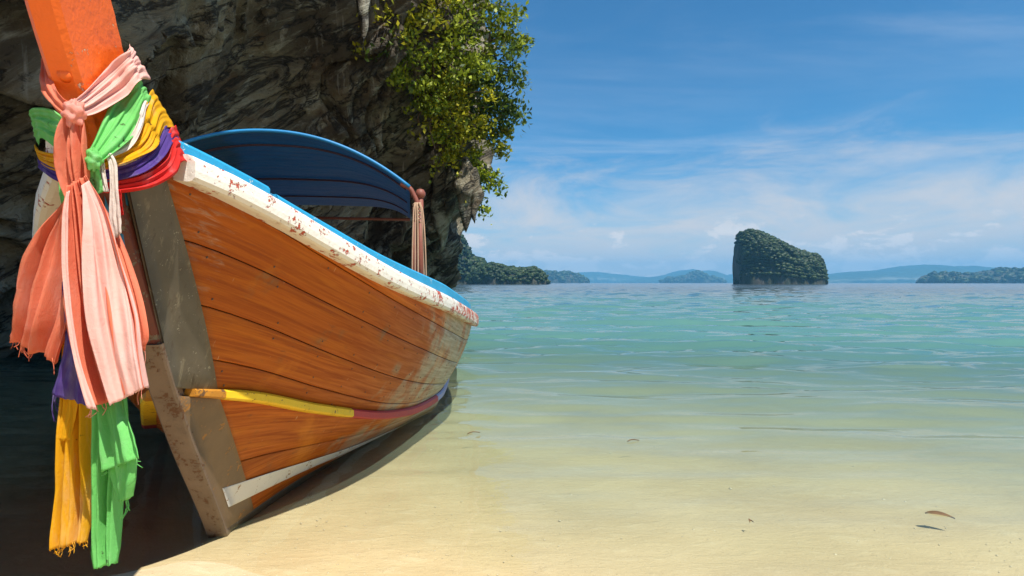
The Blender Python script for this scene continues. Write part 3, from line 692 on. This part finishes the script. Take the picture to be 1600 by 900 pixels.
def knot(name, x, y, D, w_, h, mat, parent, seed, origin):
    c = at(x, y, D); V = []; n, k = 28, 40
    for i in range(n):
        th = math.pi * i / (n - 1)
        for j in range(k):
            an = 2 * math.pi * j / k; d = Vector((math.sin(th) * math.cos(an), math.sin(th) * math.sin(an), math.cos(th)))
            r = 1 + 0.10 * math.sin(an * 5 + th * 5 + seed) + 0.10 * math.sin(th * 7 - an * 2 + seed) + 0.34 * noise.noise(d * 2.2 + Vector((seed, 0, 0)))
            V.append(c - np.array(origin) + np.array((d.x * w_, d.y * w_ * .8, d.z * h)) * r)
    return mesh(name, V, [q[::-1] for q in gridq(n, k, True)], mat, parent)
def threads(rows, mat, parent, origin, seed, L=0.04, cnt=8):
    rnd = random.Random(seed); parts = []
    (x0, y0, D0), (x1, y1, D1) = rows
    for i in range(cnt):
        u = rnd.random(); p = at(x0 + (x1 - x0) * u, y0 + (y1 - y0) * u, D0 + (D1 - D0) * u) - np.array(origin); l = L * rnd.uniform(.3, 1.2)
        q = [p + np.array((0, 0, .005)), p + np.array((rnd.uniform(-.006, .006), 0, -l * .5)), p + np.array((rnd.uniform(-.012, .012), rnd.uniform(-.006, .006), -l))]
        parts.append(tube_geo(crom(q, 6), .0008, 4))
    V, f = join_geo(parts); o = mesh('frayed_threads', V, f, mat, parent); o['kind'] = 'stuff'
    return o

GR = 'cloth sashes tied round the prow'
# salmon sash
og = at(120, 175, 1.25)
sash = empty('salmon_sash', og, label='long salmon pink cloth sash knotted highest on the orange prow with a wide fanned tail', cat='sash', group=GR)
K = dict(parent=sash, origin=og)
strip('upper_band', [(205, 70, 1.62, 238, 125, 1.66, .3), (203, 80, 1.47, 222, 126, 1.5, .6), (168, 112, 1.40, 200, 152, 1.42, 1), (132, 146, 1.29, 152, 178, 1.30, .8), (112, 162, 1.24, 122, 184, 1.25, .3)], M_salmon_lit, folds=4, amp=.0075, seed=1, **K)
strip('side_band', [(66, 92, 1.42, 82, 90, 1.40, .4), (66, 120, 1.32, 84, 128, 1.28, .7), (70, 148, 1.28, 98, 152, 1.24, .8), (92, 176, 1.24, 118, 164, 1.235, .5), (112, 182, 1.24, 126, 172, 1.235, .3)], M_salmon, folds=2, amp=.006, seed=2, nu=20, **K)
knot('knot', 117, 178, 1.235, .022, .026, M_pink, sash, 3, og)
strip('twisted_fall', [(104, 176, 1.235, 130, 182, 1.24, .3), (94, 215, 1.235, 134, 215, 1.235, .9), (92, 255, 1.235, 136, 260, 1.235, 1), (98, 290, 1.235, 132, 290, 1.235, .9), (108, 318, 1.235, 122, 316, 1.235, .5)], M_salmon, folds=1.6, amp=.016, seed=4, nu=40, **K)
strip('front_tail', [(104, 292, 1.225, 136, 274, 1.235, .35), (98, 340, 1.22, 170, 330, 1.25, .9), (98, 420, 1.215, 198, 420, 1.26, 1.1), (106, 500, 1.21, 214, 490, 1.27, 1.15), (118, 570, 1.205, 220, 550, 1.27, 1.0), (136, 638, 1.20, 228, 606, 1.27, .8)], M_salmon, n=70, nu=84, folds=3.2, amp=.022, seed=15, ragged=.004, **K)
strip('sunlit_panel', [(128, 290, 1.215, 140, 282, 1.235, .3), (130, 340, 1.195, 168, 330, 1.25, .7), (128, 420, 1.185, 197, 420, 1.265, 1), (134, 500, 1.178, 214, 490, 1.275, 1), (151, 570, 1.175, 221, 550, 1.275, .9), (170, 634, 1.175, 230, 605, 1.275, .8)], M_salmon_lit, n=70, nu=50, folds=1.3, amp=.016, seed=16, ragged=.004, **K)  # added strip, the sunlit side of the tail as paler cloth
strip('hem', [(105, 300, 1.20, 110, 298, 1.20, .3), (98, 340, 1.192, 107, 340, 1.195, .5), (97, 420, 1.185, 107, 420, 1.19, .5), (104, 500, 1.18, 114, 500, 1.185, .5), (116, 570, 1.175, 127, 572, 1.18, .5), (134, 638, 1.17, 150, 641, 1.175, .5)], M_salmon_lit, n=60, nu=10, folds=1, amp=.004, seed=17, **K)
strip('back_tail', [(100, 315, 1.26, 122, 312, 1.25, .3), (62, 372, 1.27, 114, 370, 1.255, .8), (38, 440, 1.28, 112, 440, 1.26, 1), (20, 490, 1.285, 108, 508, 1.265, 1.1), (8, 522, 1.29, 88, 570, 1.27, .9)], M_salmon, n=50, nu=60, folds=3, amp=.022, seed=6, ragged=.012, **K)
strip('right_tail', [(130, 290, 1.25, 140, 284, 1.255, .3), (146, 360, 1.275, 176, 348, 1.285, .8), (168, 440, 1.285, 206, 436, 1.295, 1), (186, 520, 1.295, 226, 516, 1.30, .9), (196, 552, 1.30, 222, 546, 1.30, .9)], M_salmon, n=40, nu=34, folds=2.5, amp=.010, seed=8, ragged=.01, **K)
threads(((196, 552, 1.3), (224, 540, 1.3)), M_pink, sash, og, 3, .07); threads(((12, 524, 1.285), (86, 566, 1.27)), M_salmon, sash, og, 4, .03, 14); threads(((136, 638, 1.2), (228, 606, 1.27)), M_pink, sash, og, 9, .03, 12)
# green sash
og = at(150, 248, 1.25); sash = empty('green_sash', og, label='light green cloth sash crossing under the salmon knot, its stained tail hanging lowest', cat='sash', group=GR); K = dict(parent=sash, origin=og)
strip('right_band', [(212, 118, 1.66, 246, 165, 1.68, .3), (216, 118, 1.50, 233, 160, 1.54, .5), (186, 146, 1.42, 214, 206, 1.44, .9), (164, 186, 1.33, 196, 226, 1.34, 1), (148, 222, 1.27, 170, 246, 1.27, .8), (138, 240, 1.25, 152, 258, 1.25, .4)], M_green, folds=3, amp=.008, seed=21, **K)
strip('left_band', [(48, 178, 1.50, 60, 228, 1.50, .4), (54, 170, 1.40, 64, 216, 1.38, .6), (76, 170, 1.33, 88, 232, 1.31, .9), (98, 180, 1.28, 110, 240, 1.275, .8), (126, 212, 1.26, 134, 262, 1.26, .5)], M_green, folds=3, amp=.007, seed=22, **K)
knot('knot', 147, 250, 1.245, .017, .022, M_green, sash, 23, og)
strip('upper_tail', [(136, 254, 1.255, 152, 256, 1.255, .3), (138, 276, 1.255, 158, 276, 1.26, .6), (142, 310, 1.265, 162, 300, 1.265, .6)], M_green, folds=2, amp=.006, seed=24, n=20, nu=16, **K)
strip('side_tail', [(92, 280, 1.285, 106, 276, 1.285, .3), (95, 310, 1.285, 110, 310, 1.285, .5), (103, 340, 1.285, 112, 330, 1.285, .3)], M_green, folds=1.5, amp=.005, seed=25, n=20, nu=14, **K)
strip('long_tail', [(128, 470, 1.285, 168, 470, 1.285, .6), (134, 580, 1.27, 184, 580, 1.28, .9), (138, 640, 1.26, 190, 640, 1.275, 1), (135, 720, 1.26, 188, 720, 1.275, 1.2), (136, 800, 1.262, 180, 790, 1.27, 1), (135, 850, 1.265, 176, 845, 1.268, .9), (138, 892, 1.265, 174, 884, 1.265, .7)], M_green, n=70, nu=40, folds=1.8, amp=.018, seed=26, ragged=.006, **K)
strip('middle_tail', [(146, 560, 1.262, 178, 560, 1.262, .6), (150, 640, 1.25, 196, 640, 1.255, .9), (160, 700, 1.245, 206, 690, 1.25, 1), (170, 750, 1.245, 206, 745, 1.245, .9), (182, 785, 1.245, 200, 780, 1.245, .7)], M_green, n=50, nu=34, folds=1.8, amp=.012, seed=27, ragged=.010, **K)
strip('short_tail', [(150, 570, 1.252, 178, 568, 1.252, .6), (152, 625, 1.24, 190, 622, 1.245, .9), (156, 680, 1.235, 204, 670, 1.24, 1), (160, 738, 1.235, 214, 716, 1.24, .9)], M_green, n=40, nu=34, folds=1.6, amp=.010, seed=28, ragged=.007, **K)
threads(((160, 738, 1.235), (214, 716, 1.24)), M_green, sash, og, 5, .02, 10); threads(((182, 785, 1.245), (200, 780, 1.245)), M_green, sash, og, 6, .04, 8)
# yellow sash
og = at(200, 240, 1.33); sash = empty('yellow_sash', og, label='yellow cloth sash wound round the bow between the green and the violet cloth', cat='sash', group=GR); K = dict(parent=sash, origin=og)
strip('bow_band', [(240, 140, 1.70, 275, 200, 1.70, .3), (233, 152, 1.55, 258, 202, 1.60, .7), (216, 205, 1.45, 244, 232, 1.50, 1), (190, 228, 1.38, 214, 250, 1.40, 1), (160, 238, 1.31, 178, 262, 1.31, .9), (120, 240, 1.285, 124, 270, 1.285, .7), (84, 240, 1.33, 92, 268, 1.33, .8), (60, 234, 1.42, 70, 258, 1.42, .7), (56, 226, 1.55, 62, 246, 1.55, .4)], M_yellow, n=70, folds=3.2, amp=.006, seed=31, **K)
strip('long_tail', [(102, 440, 1.29, 138, 440, 1.29, .6), (100, 560, 1.29, 138, 560, 1.285, .9), (98, 640, 1.288, 138, 640, 1.28, 1), (90, 740, 1.285, 136, 740, 1.28, 1.1), (82, 810, 1.285, 136, 800, 1.28, 1), (79, 858, 1.285, 133, 848, 1.28, .8)], M_yellow, n=60, nu=40, folds=2.4, amp=.018, seed=32, ragged=.009, **K)
strip('short_tail', [(106, 500, 1.275, 128, 500, 1.275, .6), (98, 620, 1.272, 122, 620, 1.272, .8), (88, 690, 1.272, 108, 688, 1.272, .6)], M_yellow, n=30, nu=18, folds=1.5, amp=.007, seed=33, ragged=.007, **K)
threads(((79, 858, 1.285), (133, 848, 1.28)), M_yellow, sash, og, 7, .025, 16)
# violet sash
og = at(215, 265, 1.36); sash = empty('violet_sash', og, label='dark violet cloth sash wound round the bow just above the red one', cat='sash', group=GR); K = dict(parent=sash, origin=og)
strip('bow_band', [(266, 190, 1.72, 285, 225, 1.72, .3), (255, 196, 1.61, 272, 222, 1.62, .6), (242, 226, 1.52, 256, 246, 1.54, 1), (216, 250, 1.42, 226, 270, 1.44, 1), (182, 262, 1.335, 186, 282, 1.34, .9), (140, 268, 1.30, 142, 286, 1.30, .7), (92, 264, 1.345, 96, 284, 1.345, .7), (66, 252, 1.44, 70, 268, 1.44, .6), (60, 246, 1.55, 62, 262, 1.55, .3)], M_purple, n=70, nu=26, folds=2, amp=.005, seed=41, **K)
strip('tail', [(96, 440, 1.262, 132, 440, 1.262, .6), (97, 530, 1.258, 138, 530, 1.258, .8), (88, 580, 1.258, 138, 580, 1.258, 1), (78, 616, 1.258, 134, 634, 1.258, .8)], M_purple, n=30, nu=26, folds=1.6, amp=.009, seed=42, ragged=.006, **K)
threads(((78, 616, 1.28), (98, 624, 1.28)), M_purple, sash, og, 8, .05, 6)
# red sash
og = at(235, 262, 1.42); sash = empty('red_sash', og, label='bright red cloth sash lowest of those wound round the bow', cat='sash', group=GR); K = dict(parent=sash, origin=og)
strip('bow_band', [(276, 196, 1.74, 300, 262, 1.74, .3), (266, 204, 1.63, 287, 252, 1.63, .7), (256, 240, 1.57, 276, 272, 1.58, 1), (226, 264, 1.46, 240, 292, 1.47, 1.1), (190, 276, 1.355, 194, 300, 1.36, 1), (150, 280, 1.31, 152, 300, 1.31, .7), (104, 276, 1.35, 106, 292, 1.35, .6), (78, 264, 1.46, 82, 278, 1.46, .5), (72, 258, 1.56, 76, 272, 1.56, .3)], M_redc, n=70, nu=34, folds=3.5, amp=.006, seed=51, **K)
strip('tail', [(182, 296, 1.335, 190, 296, 1.335, .3), (184, 320, 1.335, 192, 322, 1.335, .5), (186, 338, 1.335, 193, 336, 1.335, .5)], M_redc, n=16, nu=12, folds=1.2, amp=.004, seed=52, **K)
# white sash
og = at(175, 250, 1.29); sash = empty('white_sash', og, label='narrow white cloth sash with two short ends hanging beside the green knot', cat='sash', group=GR); K = dict(parent=sash, origin=og)
strip('band', [(236, 150, 1.62, 240, 158, 1.62, .3), (226, 162, 1.50, 232, 168, 1.52, .6), (214, 196, 1.43, 222, 204, 1.45, .8), (196, 224, 1.375, 204, 232, 1.38, .8), (168, 238, 1.29, 172, 248, 1.29, .5)], M_whitec, n=36, nu=16, folds=1.5, amp=.004, seed=61, **K)
strip('right_end', [(166, 240, 1.275, 176, 240, 1.28, .4), (172, 262, 1.275, 184, 258, 1.28, .7), (174, 300, 1.275, 186, 296, 1.28, .8), (174, 340, 1.275, 190, 336, 1.28, .8), (180, 372, 1.275, 191, 364, 1.28, .6)], M_whitec, n=36, nu=20, folds=1.5, amp=.006, seed=62, ragged=.006, **K)
strip('left_end', [(154, 246, 1.27, 164, 246, 1.272, .4), (154, 270, 1.27, 166, 270, 1.272, .6), (160, 300, 1.27, 171, 300, 1.272, .6)], M_whitec, n=24, nu=16, folds=1.2, amp=.005, seed=63, **K)

# ------------------------------------------------------------------ shrubs hanging on the cliff
def leaf_quads(C, Nn, size, rg):
    """diamond leaves: centres C (n,3)"""
    n = len(C); a = rg.normal(size=(n, 3)); a[:, 2] -= 0.5; a /= np.linalg.norm(a, axis=1, keepdims=True)
    b = np.cross(a, rg.normal(size=(n, 3)) + np.array((0, 0, 1.2))); b /= np.linalg.norm(b, axis=1, keepdims=True) + 1e-9
    s = (size * rg.uniform(.45, 1.6, n))[:, None]
    nrm = np.cross(a, b)
    V = np.stack([C - a * s * .5, C + b * s * .27 + nrm * s * .08, C + a * s * .5, C - b * s * .27 + nrm * s * .08], 1).reshape(-1, 3)
    return V, np.arange(4 * n).reshape(n, 4)
def shrub(x, y, D, wpx, hpx, n, mat, label, size=0.085, droop=0.2, seed=0, name='cliff_shrub', stemto=None):
    rg = np.random.default_rng(seed); base = at(x, y, D); root = empty(name, base, 0, label=label, cat='shrub', group='shrubs hanging on the cliff')
    sx, sz = wpx * D / 889 / 2, hpx * D / 889 / 2
    nc = max(6, n // 60); cl = rg.normal(size=(nc, 3)) * np.array((.52, .42, .52)); cl = cl / np.maximum(1, np.linalg.norm(cl, axis=1) / 1.0)[:, None]
    cl *= np.array((sx, sx * .8, sz)); cr = rg.uniform(.12, .26, nc) * (1 if sx > .5 else .7)
    idx = rg.integers(0, nc, n); C = cl[idx] + np.clip(rg.normal(size=(n, 3)), -1.7, 1.7) * cr[idx][:, None] * np.array((.8, .8, .55))
    C[:, 2] -= droop * (C[:, 0] / max(sx, .1)) ** 2 * sz
    V, Q = leaf_quads(C, None, size, rg)
    # long twigs that reach out
    parts = []; tw = []
    st = np.array((-.35, .75, .15)) if stemto is None else np.array(stemto)
    for k in range(nc):
        e_ = cl[k]; m_ = (st + e_) * .5 + np.array((0, 0, .12)); parts.append(tube_geo(crom([st, m_, e_], 7), np.linspace(.022, .005, 7), 5))
    fast_mesh('foliage', V, Q, mat, root, smooth=False)
    Vb, fb = join_geo(parts); mesh('branches', Vb, fb, M_twig, root)
    return root
SH = [
 (650, 20, 9.8, 130, 110, 1700, M_leafy, 'yellow green shrub at the top of the cliff beside the pale rock pillar'),
 (735, 15, 10.5, 150, 110, 2000, M_leaf, 'green shrub at the top of the overhang nearest the sky'),
 (790, 55, 10.9, 66, 60, 620, M_leaf, 'sunlit green spray of leaves reaching out into the blue sky'),
 (690, 90, 10.2, 130, 100, 1700, M_leaf, 'green shrub in the middle of the cliff growth below the top one'),
 (755, 110, 10.8, 110, 110, 1500, M_leafd, 'dark green shrub on the right edge of the cliff under the spray'),
 (715, 165, 10.6, 120, 90, 1300, M_leafy, 'yellow green hanging shrub above the bare rock strip'),
 (772, 165, 11.2, 80, 80, 1100, M_leafd, 'dark leafy shrub on the cliff edge above the hanging yellow one'),
 (600, 70, 9.4, 50, 60, 380, M_leafd, 'small dark shrub clinging left of the main growth'),
 (765, 215, 11.4, 60, 60, 900, M_leafy, 'bright yellow green shrub hanging at the right cliff edge'),
 (800, 122, 11.1, 46, 14, 90, M_leaf, 'thin bare twig with few leaves sticking out over the sea'),
 (806, 180, 11.2, 44, 40, 170, M_leafd, 'sparse drooping twig outlined against the sky'),
 (715, 220, 10.8, 50, 90, 520, M_leafy, 'yellow green creeper trailing down the bare rock columns left of the cliff edge'),
 (690, 200, 10.5, 30, 70, 240, M_leaf, 'thin creeper trailing over the rock left of the yellow green one'),
 (700, 235, 10.7, 20, 90, 160, M_leafy, 'thin strand of leaves hanging lowest over the bare rock'),
 (772, 275, 11.0, 26, 70, 200, M_leaf, 'loose strand of leaves hanging in front of the sky under the yellow green shrub'),
 (748, 258, 11.1, 50, 90, 620, M_leaf, 'narrow green creeper hanging below the yellow green shrub'),
 (746, 318, 11.0, 36, 60, 260, M_leaf, 'lowest small creeper hanging beside the stalactite'),
 (665, 150, 10.2, 60, 60, 420, M_leaf, 'small green shrub on the bare rock left of the hanging one'),
 (605, 20, 9.3, 60, 90, 600, M_leafy, 'olive green shrub right beside the pale rock pillar at the top left of the growth'),
 (640, 95, 9.7, 90, 80, 800, M_leaf, 'green shrub hanging under the yellow green one at the left of the growth'),
 (568, 78, 9.3, 16, 14, 60, M_leafy, 'tiny bright yellow plant in a crack of the rock'),
]
for i, a in enumerate(SH): shrub(*a, seed=100 + i)
# bare roots hanging from the overhang
rg = random.Random(5)
for i, (x, y, D, L) in enumerate(((676, 70, 10.4, 1.9), (700, 150, 10.9, 1.2), (720, 190, 11.1, 0.8), (590, 60, 10.1, .5), (603, 58, 10.1, .45), (655, 150, 10.6, .7))):
    p = at(x, y, D); pts = [(0, 0, 0)] + [(rg.uniform(-.05, .05), rg.uniform(-.05, .05), -L * k / 5) for k in range(1, 6)]
    V, f = tube_geo(crom(pts, 24), np.linspace(.03, .008, 24), 6); o = mesh('hanging_root', V, f, M_twig, CL); o.location = p

# ------------------------------------------------------------------ islands and far hills
ICO = None
def ico():
    global ICO
    if ICO is None:
        bm = bmesh.new(); bmesh.ops.create_icosphere(bm, subdivisions=2, radius=1); ICO = (np.array([v.co[:] for v in bm.verts]), np.array([[v.index for v in f.verts] for f in bm.faces])); bm.free()
    return ICO
def landform(prof, D, depth, n=120, m=40, rough=0.05, seed=0, e=0.55):
    """a ridge whose crest follows prof (photo px x, y) at distance D; rounded across"""
    P = np.array(prof, float); xs = np.linspace(P[0, 0], P[-1, 0], n); yt = np.interp(xs, P[:, 0], P[:, 1])
    X = (xs - 800) / 889 * D; h = np.maximum((442 - yt) * D / 889 + 1.0, 0.02 * D / 889); hm = h.max(); V = np.zeros((n, m, 3))
    for i in range(n):
        u = i / (n - 1); wd = depth * (0.25 + 0.75 * math.sin(math.pi * min(max(u, .02), .98)) ** 0.5) * (0.4 + 0.6 * (h[i] / hm))
        for k in range(m):
            an = math.pi * k / (m - 1); c, s = math.cos(an), math.sin(an)
            q = Vector((X[i] / hm * 1.6, c * 2.1 * depth / hm + seed, s * 1.6))
            nz = rough * hm * (noise.fractal(q * 2.2, .9, 2.0, 5))
            V[i, k] = (X[i], D - np.sign(c) * abs(c) ** .8 * wd - nz * 1.2 * abs(c), max(h[i] * s ** e + nz * s * .8, -1.0) if 0 < k < m - 1 else -1.5)
    return V
def island(name, prof, D, depth, label, ncrown, crown, seed, rocky=0.0, mat=None, e=.55):
    V = landform(prof, D, depth, 150, 60, .06, seed, e); hm = V[..., 2].max(); cx = V[..., 0].mean()
    root = empty(name, (cx, D, 0), 0, label=label, cat='island')
    W_ = V - np.array((cx, D, 0)); g = np.array(gridq(*V.shape[:2]))
    fast_mesh('rock_base', W_.reshape(-1, 3), g, M_irock, root)
    rg = np.random.default_rng(seed); iv, fi = ico(); VV, QQ = [], []
    # crowns thrown over the slope, area-weighted enough by the regular grid; bare rock left near the foot
    k = 0
    N_ = np.cross(np.gradient(W_, axis=0), np.gradient(W_, axis=1)); N_ /= np.linalg.norm(N_, axis=-1, keepdims=True) + 1e-9
    while k < ncrown:
        i = rg.integers(0, V.shape[0]); j = rg.integers(1, V.shape[1] * 6 // 10); p = W_[i, j]
        if p[2] < crown * (.3 + rocky * 3 * rg.random()): 
            if rg.random() < .9 or p[2] < 0: k += .2; continue
        r = crown * (.38 + 1.0 * rg.random() ** 2.2)
        nz = np.array([noise.noise(Vector(v_ * 1.9 + rg_)) for v_, rg_ in zip(iv, np.repeat(rg.random((1, 3)) * 50, len(iv), 0))])
        v_ = iv * (1 + .75 * nz[:, None]) * r * np.array((1.1, 1.1, .75))
        VV.append(v_ + p + np.array((0, 0, r * .15))); QQ.append(fi + len(iv) * (len(VV) - 1)); k += 1
    o = fast_mesh('trees', np.concatenate(VV), np.concatenate(QQ), M_crown, root, smooth=False); o['kind'] = 'stuff'
    return root
island('rock_island', [(1151, 440), (1152, 405), (1153, 374), (1159, 366), (1172, 362), (1190, 366), (1206, 377), (1222, 386), (1240, 394), (1258, 399), (1272, 401), (1277, 406), (1282, 420), (1284, 432), (1285, 440)], 400, 24, 'steep wedge shaped rock island covered in trees standing alone in the sea', 4200, 1.25, 11, .6)
island('headland', [(640, 430), (660, 400), (676, 378), (700, 366), (716, 366), (726, 378), (732, 394), (737, 403), (750, 407), (757, 415), (757, 440)], 420, 45, 'domed green headland behind the stern of the boat', 1300, 2.0, 12, .3)
island('wooded_spit', [(730, 436), (742, 426), (760, 416), (772, 412), (786, 417), (805, 420), (820, 421), (836, 419), (846, 425), (853, 434), (855, 441)], 380, 22, 'low wooded point of land at the foot of the domed headland', 900, 1.4, 13, .1)
island('low_island', [(1443, 440), (1449, 434), (1465, 428), (1485, 429), (1510, 431), (1535, 428), (1560, 423), (1590, 420), (1640, 421), (1700, 430), (1740, 441)], 1500, 150, 'long low dark island at the right end of the horizon', 500, 7, 14, .1)
island('hazy_island', [(800, 441), (830, 434), (850, 425), (870, 427), (885, 426), (900, 430), (912, 436), (920, 441)], 2300, 120, 'small blue hazy island just beyond the wooded point', 250, 9, 15, .1)
island('distant_island', [(1032, 441), (1040, 436), (1062, 434), (1074, 430), (1082, 426), (1092, 425), (1102, 433), (1112, 433), (1126, 438), (1132, 441)], 3200, 120, 'small hazy islet with a pointed middle left of the wedge shaped island', 220, 10, 16, .1)
def hills(prof, D, depth, seed):
    V = landform(prof, D, depth, 200, 30, .05, seed, .8)
    return fast_mesh('hills', V.reshape(-1, 3), np.array(gridq(*V.shape[:2])), M_hill, kind='structure')
hills([(1150, 441), (1200, 436), (1290, 430), (1330, 425), (1375, 423), (1395, 420), (1425, 415), (1437, 414), (1465, 420), (1490, 416), (1505, 417), (1530, 422), (1560, 423), (1640, 430), (1760, 440)], 4300, 500, 21)
hills([(960, 441), (1000, 435), (1040, 430), (1062, 423), (1078, 421), (1090, 425), (1105, 423), (1125, 430), (1140, 433), (1150, 428), (1170, 430), (1260, 441)], 5600, 500, 22)
hills([(780, 441), (800, 422), (825, 418), (850, 423), (880, 430), (905, 426), (930, 425), (960, 428), (985, 431), (1010, 433), (1050, 441)], 6200, 500, 23)

# ------------------------------------------------------------------ small things on the water and sand
M_dry = paint('dry_leaf', (0.16, 0.09, 0.04), 0.6, 0.5, 30)
def dead_leaf(x, y, L, wd, rz, label, name='fallen_leaf', cat='leaf'):
    D = 1.0 * 889 / (y - 442); c = at(x, y, D); V = []; n = 12
    for i in range(n):
        u = i / (n - 1); hw = wd * math.sin(math.pi * u ** .8) ** .8 + .0008; cz = .004 * math.sin(math.pi * u * 1.2) + .002
        for s, zz in ((-1, .004), (0, -.001), (1, .004)): V.append(((u - .5) * L, s * hw + .012 * math.sin(u * 3), cz + zz))
    o = mesh(name, V, gridq(n, 3), M_dry); md = o.modifiers.new('thickness', 'SOLIDIFY'); md.thickness = .0008
    o.location = (c[0], c[1], -.009); o.rotation_euler = (0.1, 0, rz); return tag(o, label, cat)
dead_leaf(1471, 805, .105, .016, -.55, 'curled brown leaf floating in the shallows at the right')
dead_leaf(740, 676, .10, .003, .55, 'short dark twig floating off the side of the boat', 'floating_twig', 'twig')
dead_leaf(990, 688, .09, .003, .4, 'tiny twig floating farther out than the one by the boat', 'floating_twig', 'twig')
dead_leaf(1176, 815, .022, .005, .4, 'speck of brown leaf in the middle of the shallows')
# shell and coral crumbs
rg = np.random.default_rng(3); iv = np.array([(1, 0, 0), (-1, 0, 0), (0, 1, 0), (0, -1, 0), (0, 0, 1), (0, 0, -1)], float); fi = np.array([(0, 2, 4), (2, 1, 4), (1, 3, 4), (3, 0, 4), (2, 0, 5), (1, 2, 5), (3, 1, 5), (0, 3, 5)])
VV, QQ = [], []
for k in range(1100):
    y = 1.7 + rg.random() ** 1.5 * 2.6; x = rg.uniform(-1.3, 2.2); s = rg.uniform(.001, .0035) * (1 + 1.6 * (rg.random() > .95)); v_ = iv * s * np.array((rg.uniform(.7, 2.2), rg.uniform(.7, 1.5), .3)); a = rg.uniform(0, 6.28)
    v_ = v_ @ np.array(((math.cos(a), -math.sin(a), 0), (math.sin(a), math.cos(a), 0), (0, 0, 1))); VV.append(v_ + np.array((x, y, float(sand_z(np.array(x), np.array(y))) + 0.0005))); QQ.append(fi + 6 * k)
M_shellbit = paint('shell_crumbs', (0.80, 0.70, 0.52), 0.5, 0.3, 40)
fast_mesh('shell_crumbs', np.concatenate(VV), np.concatenate(QQ), M_shellbit, smooth=False, kind='stuff')

# ------------------------------------------------------------------ sea air
def haze():
    V, f = box_geo((0, 3300, 118), (14400, 7400, 244)); m = bpy.data.materials.new('haze'); m.use_nodes = True; t = NT(m.node_tree); t.n.clear()
    p = t.new('ShaderNodeVolumePrincipled'); p.inputs['Color'].default_value = (0.19, 0.60, 1, 1); p.inputs['Density'].default_value = 0.00023; p.inputs['Anisotropy'].default_value = 0.0
    o = t.new('ShaderNodeOutputMaterial'); t.link(p.outputs[0], o.inputs['Volume']); mesh('haze', V, f, m, smooth=False, kind='stuff')
haze()
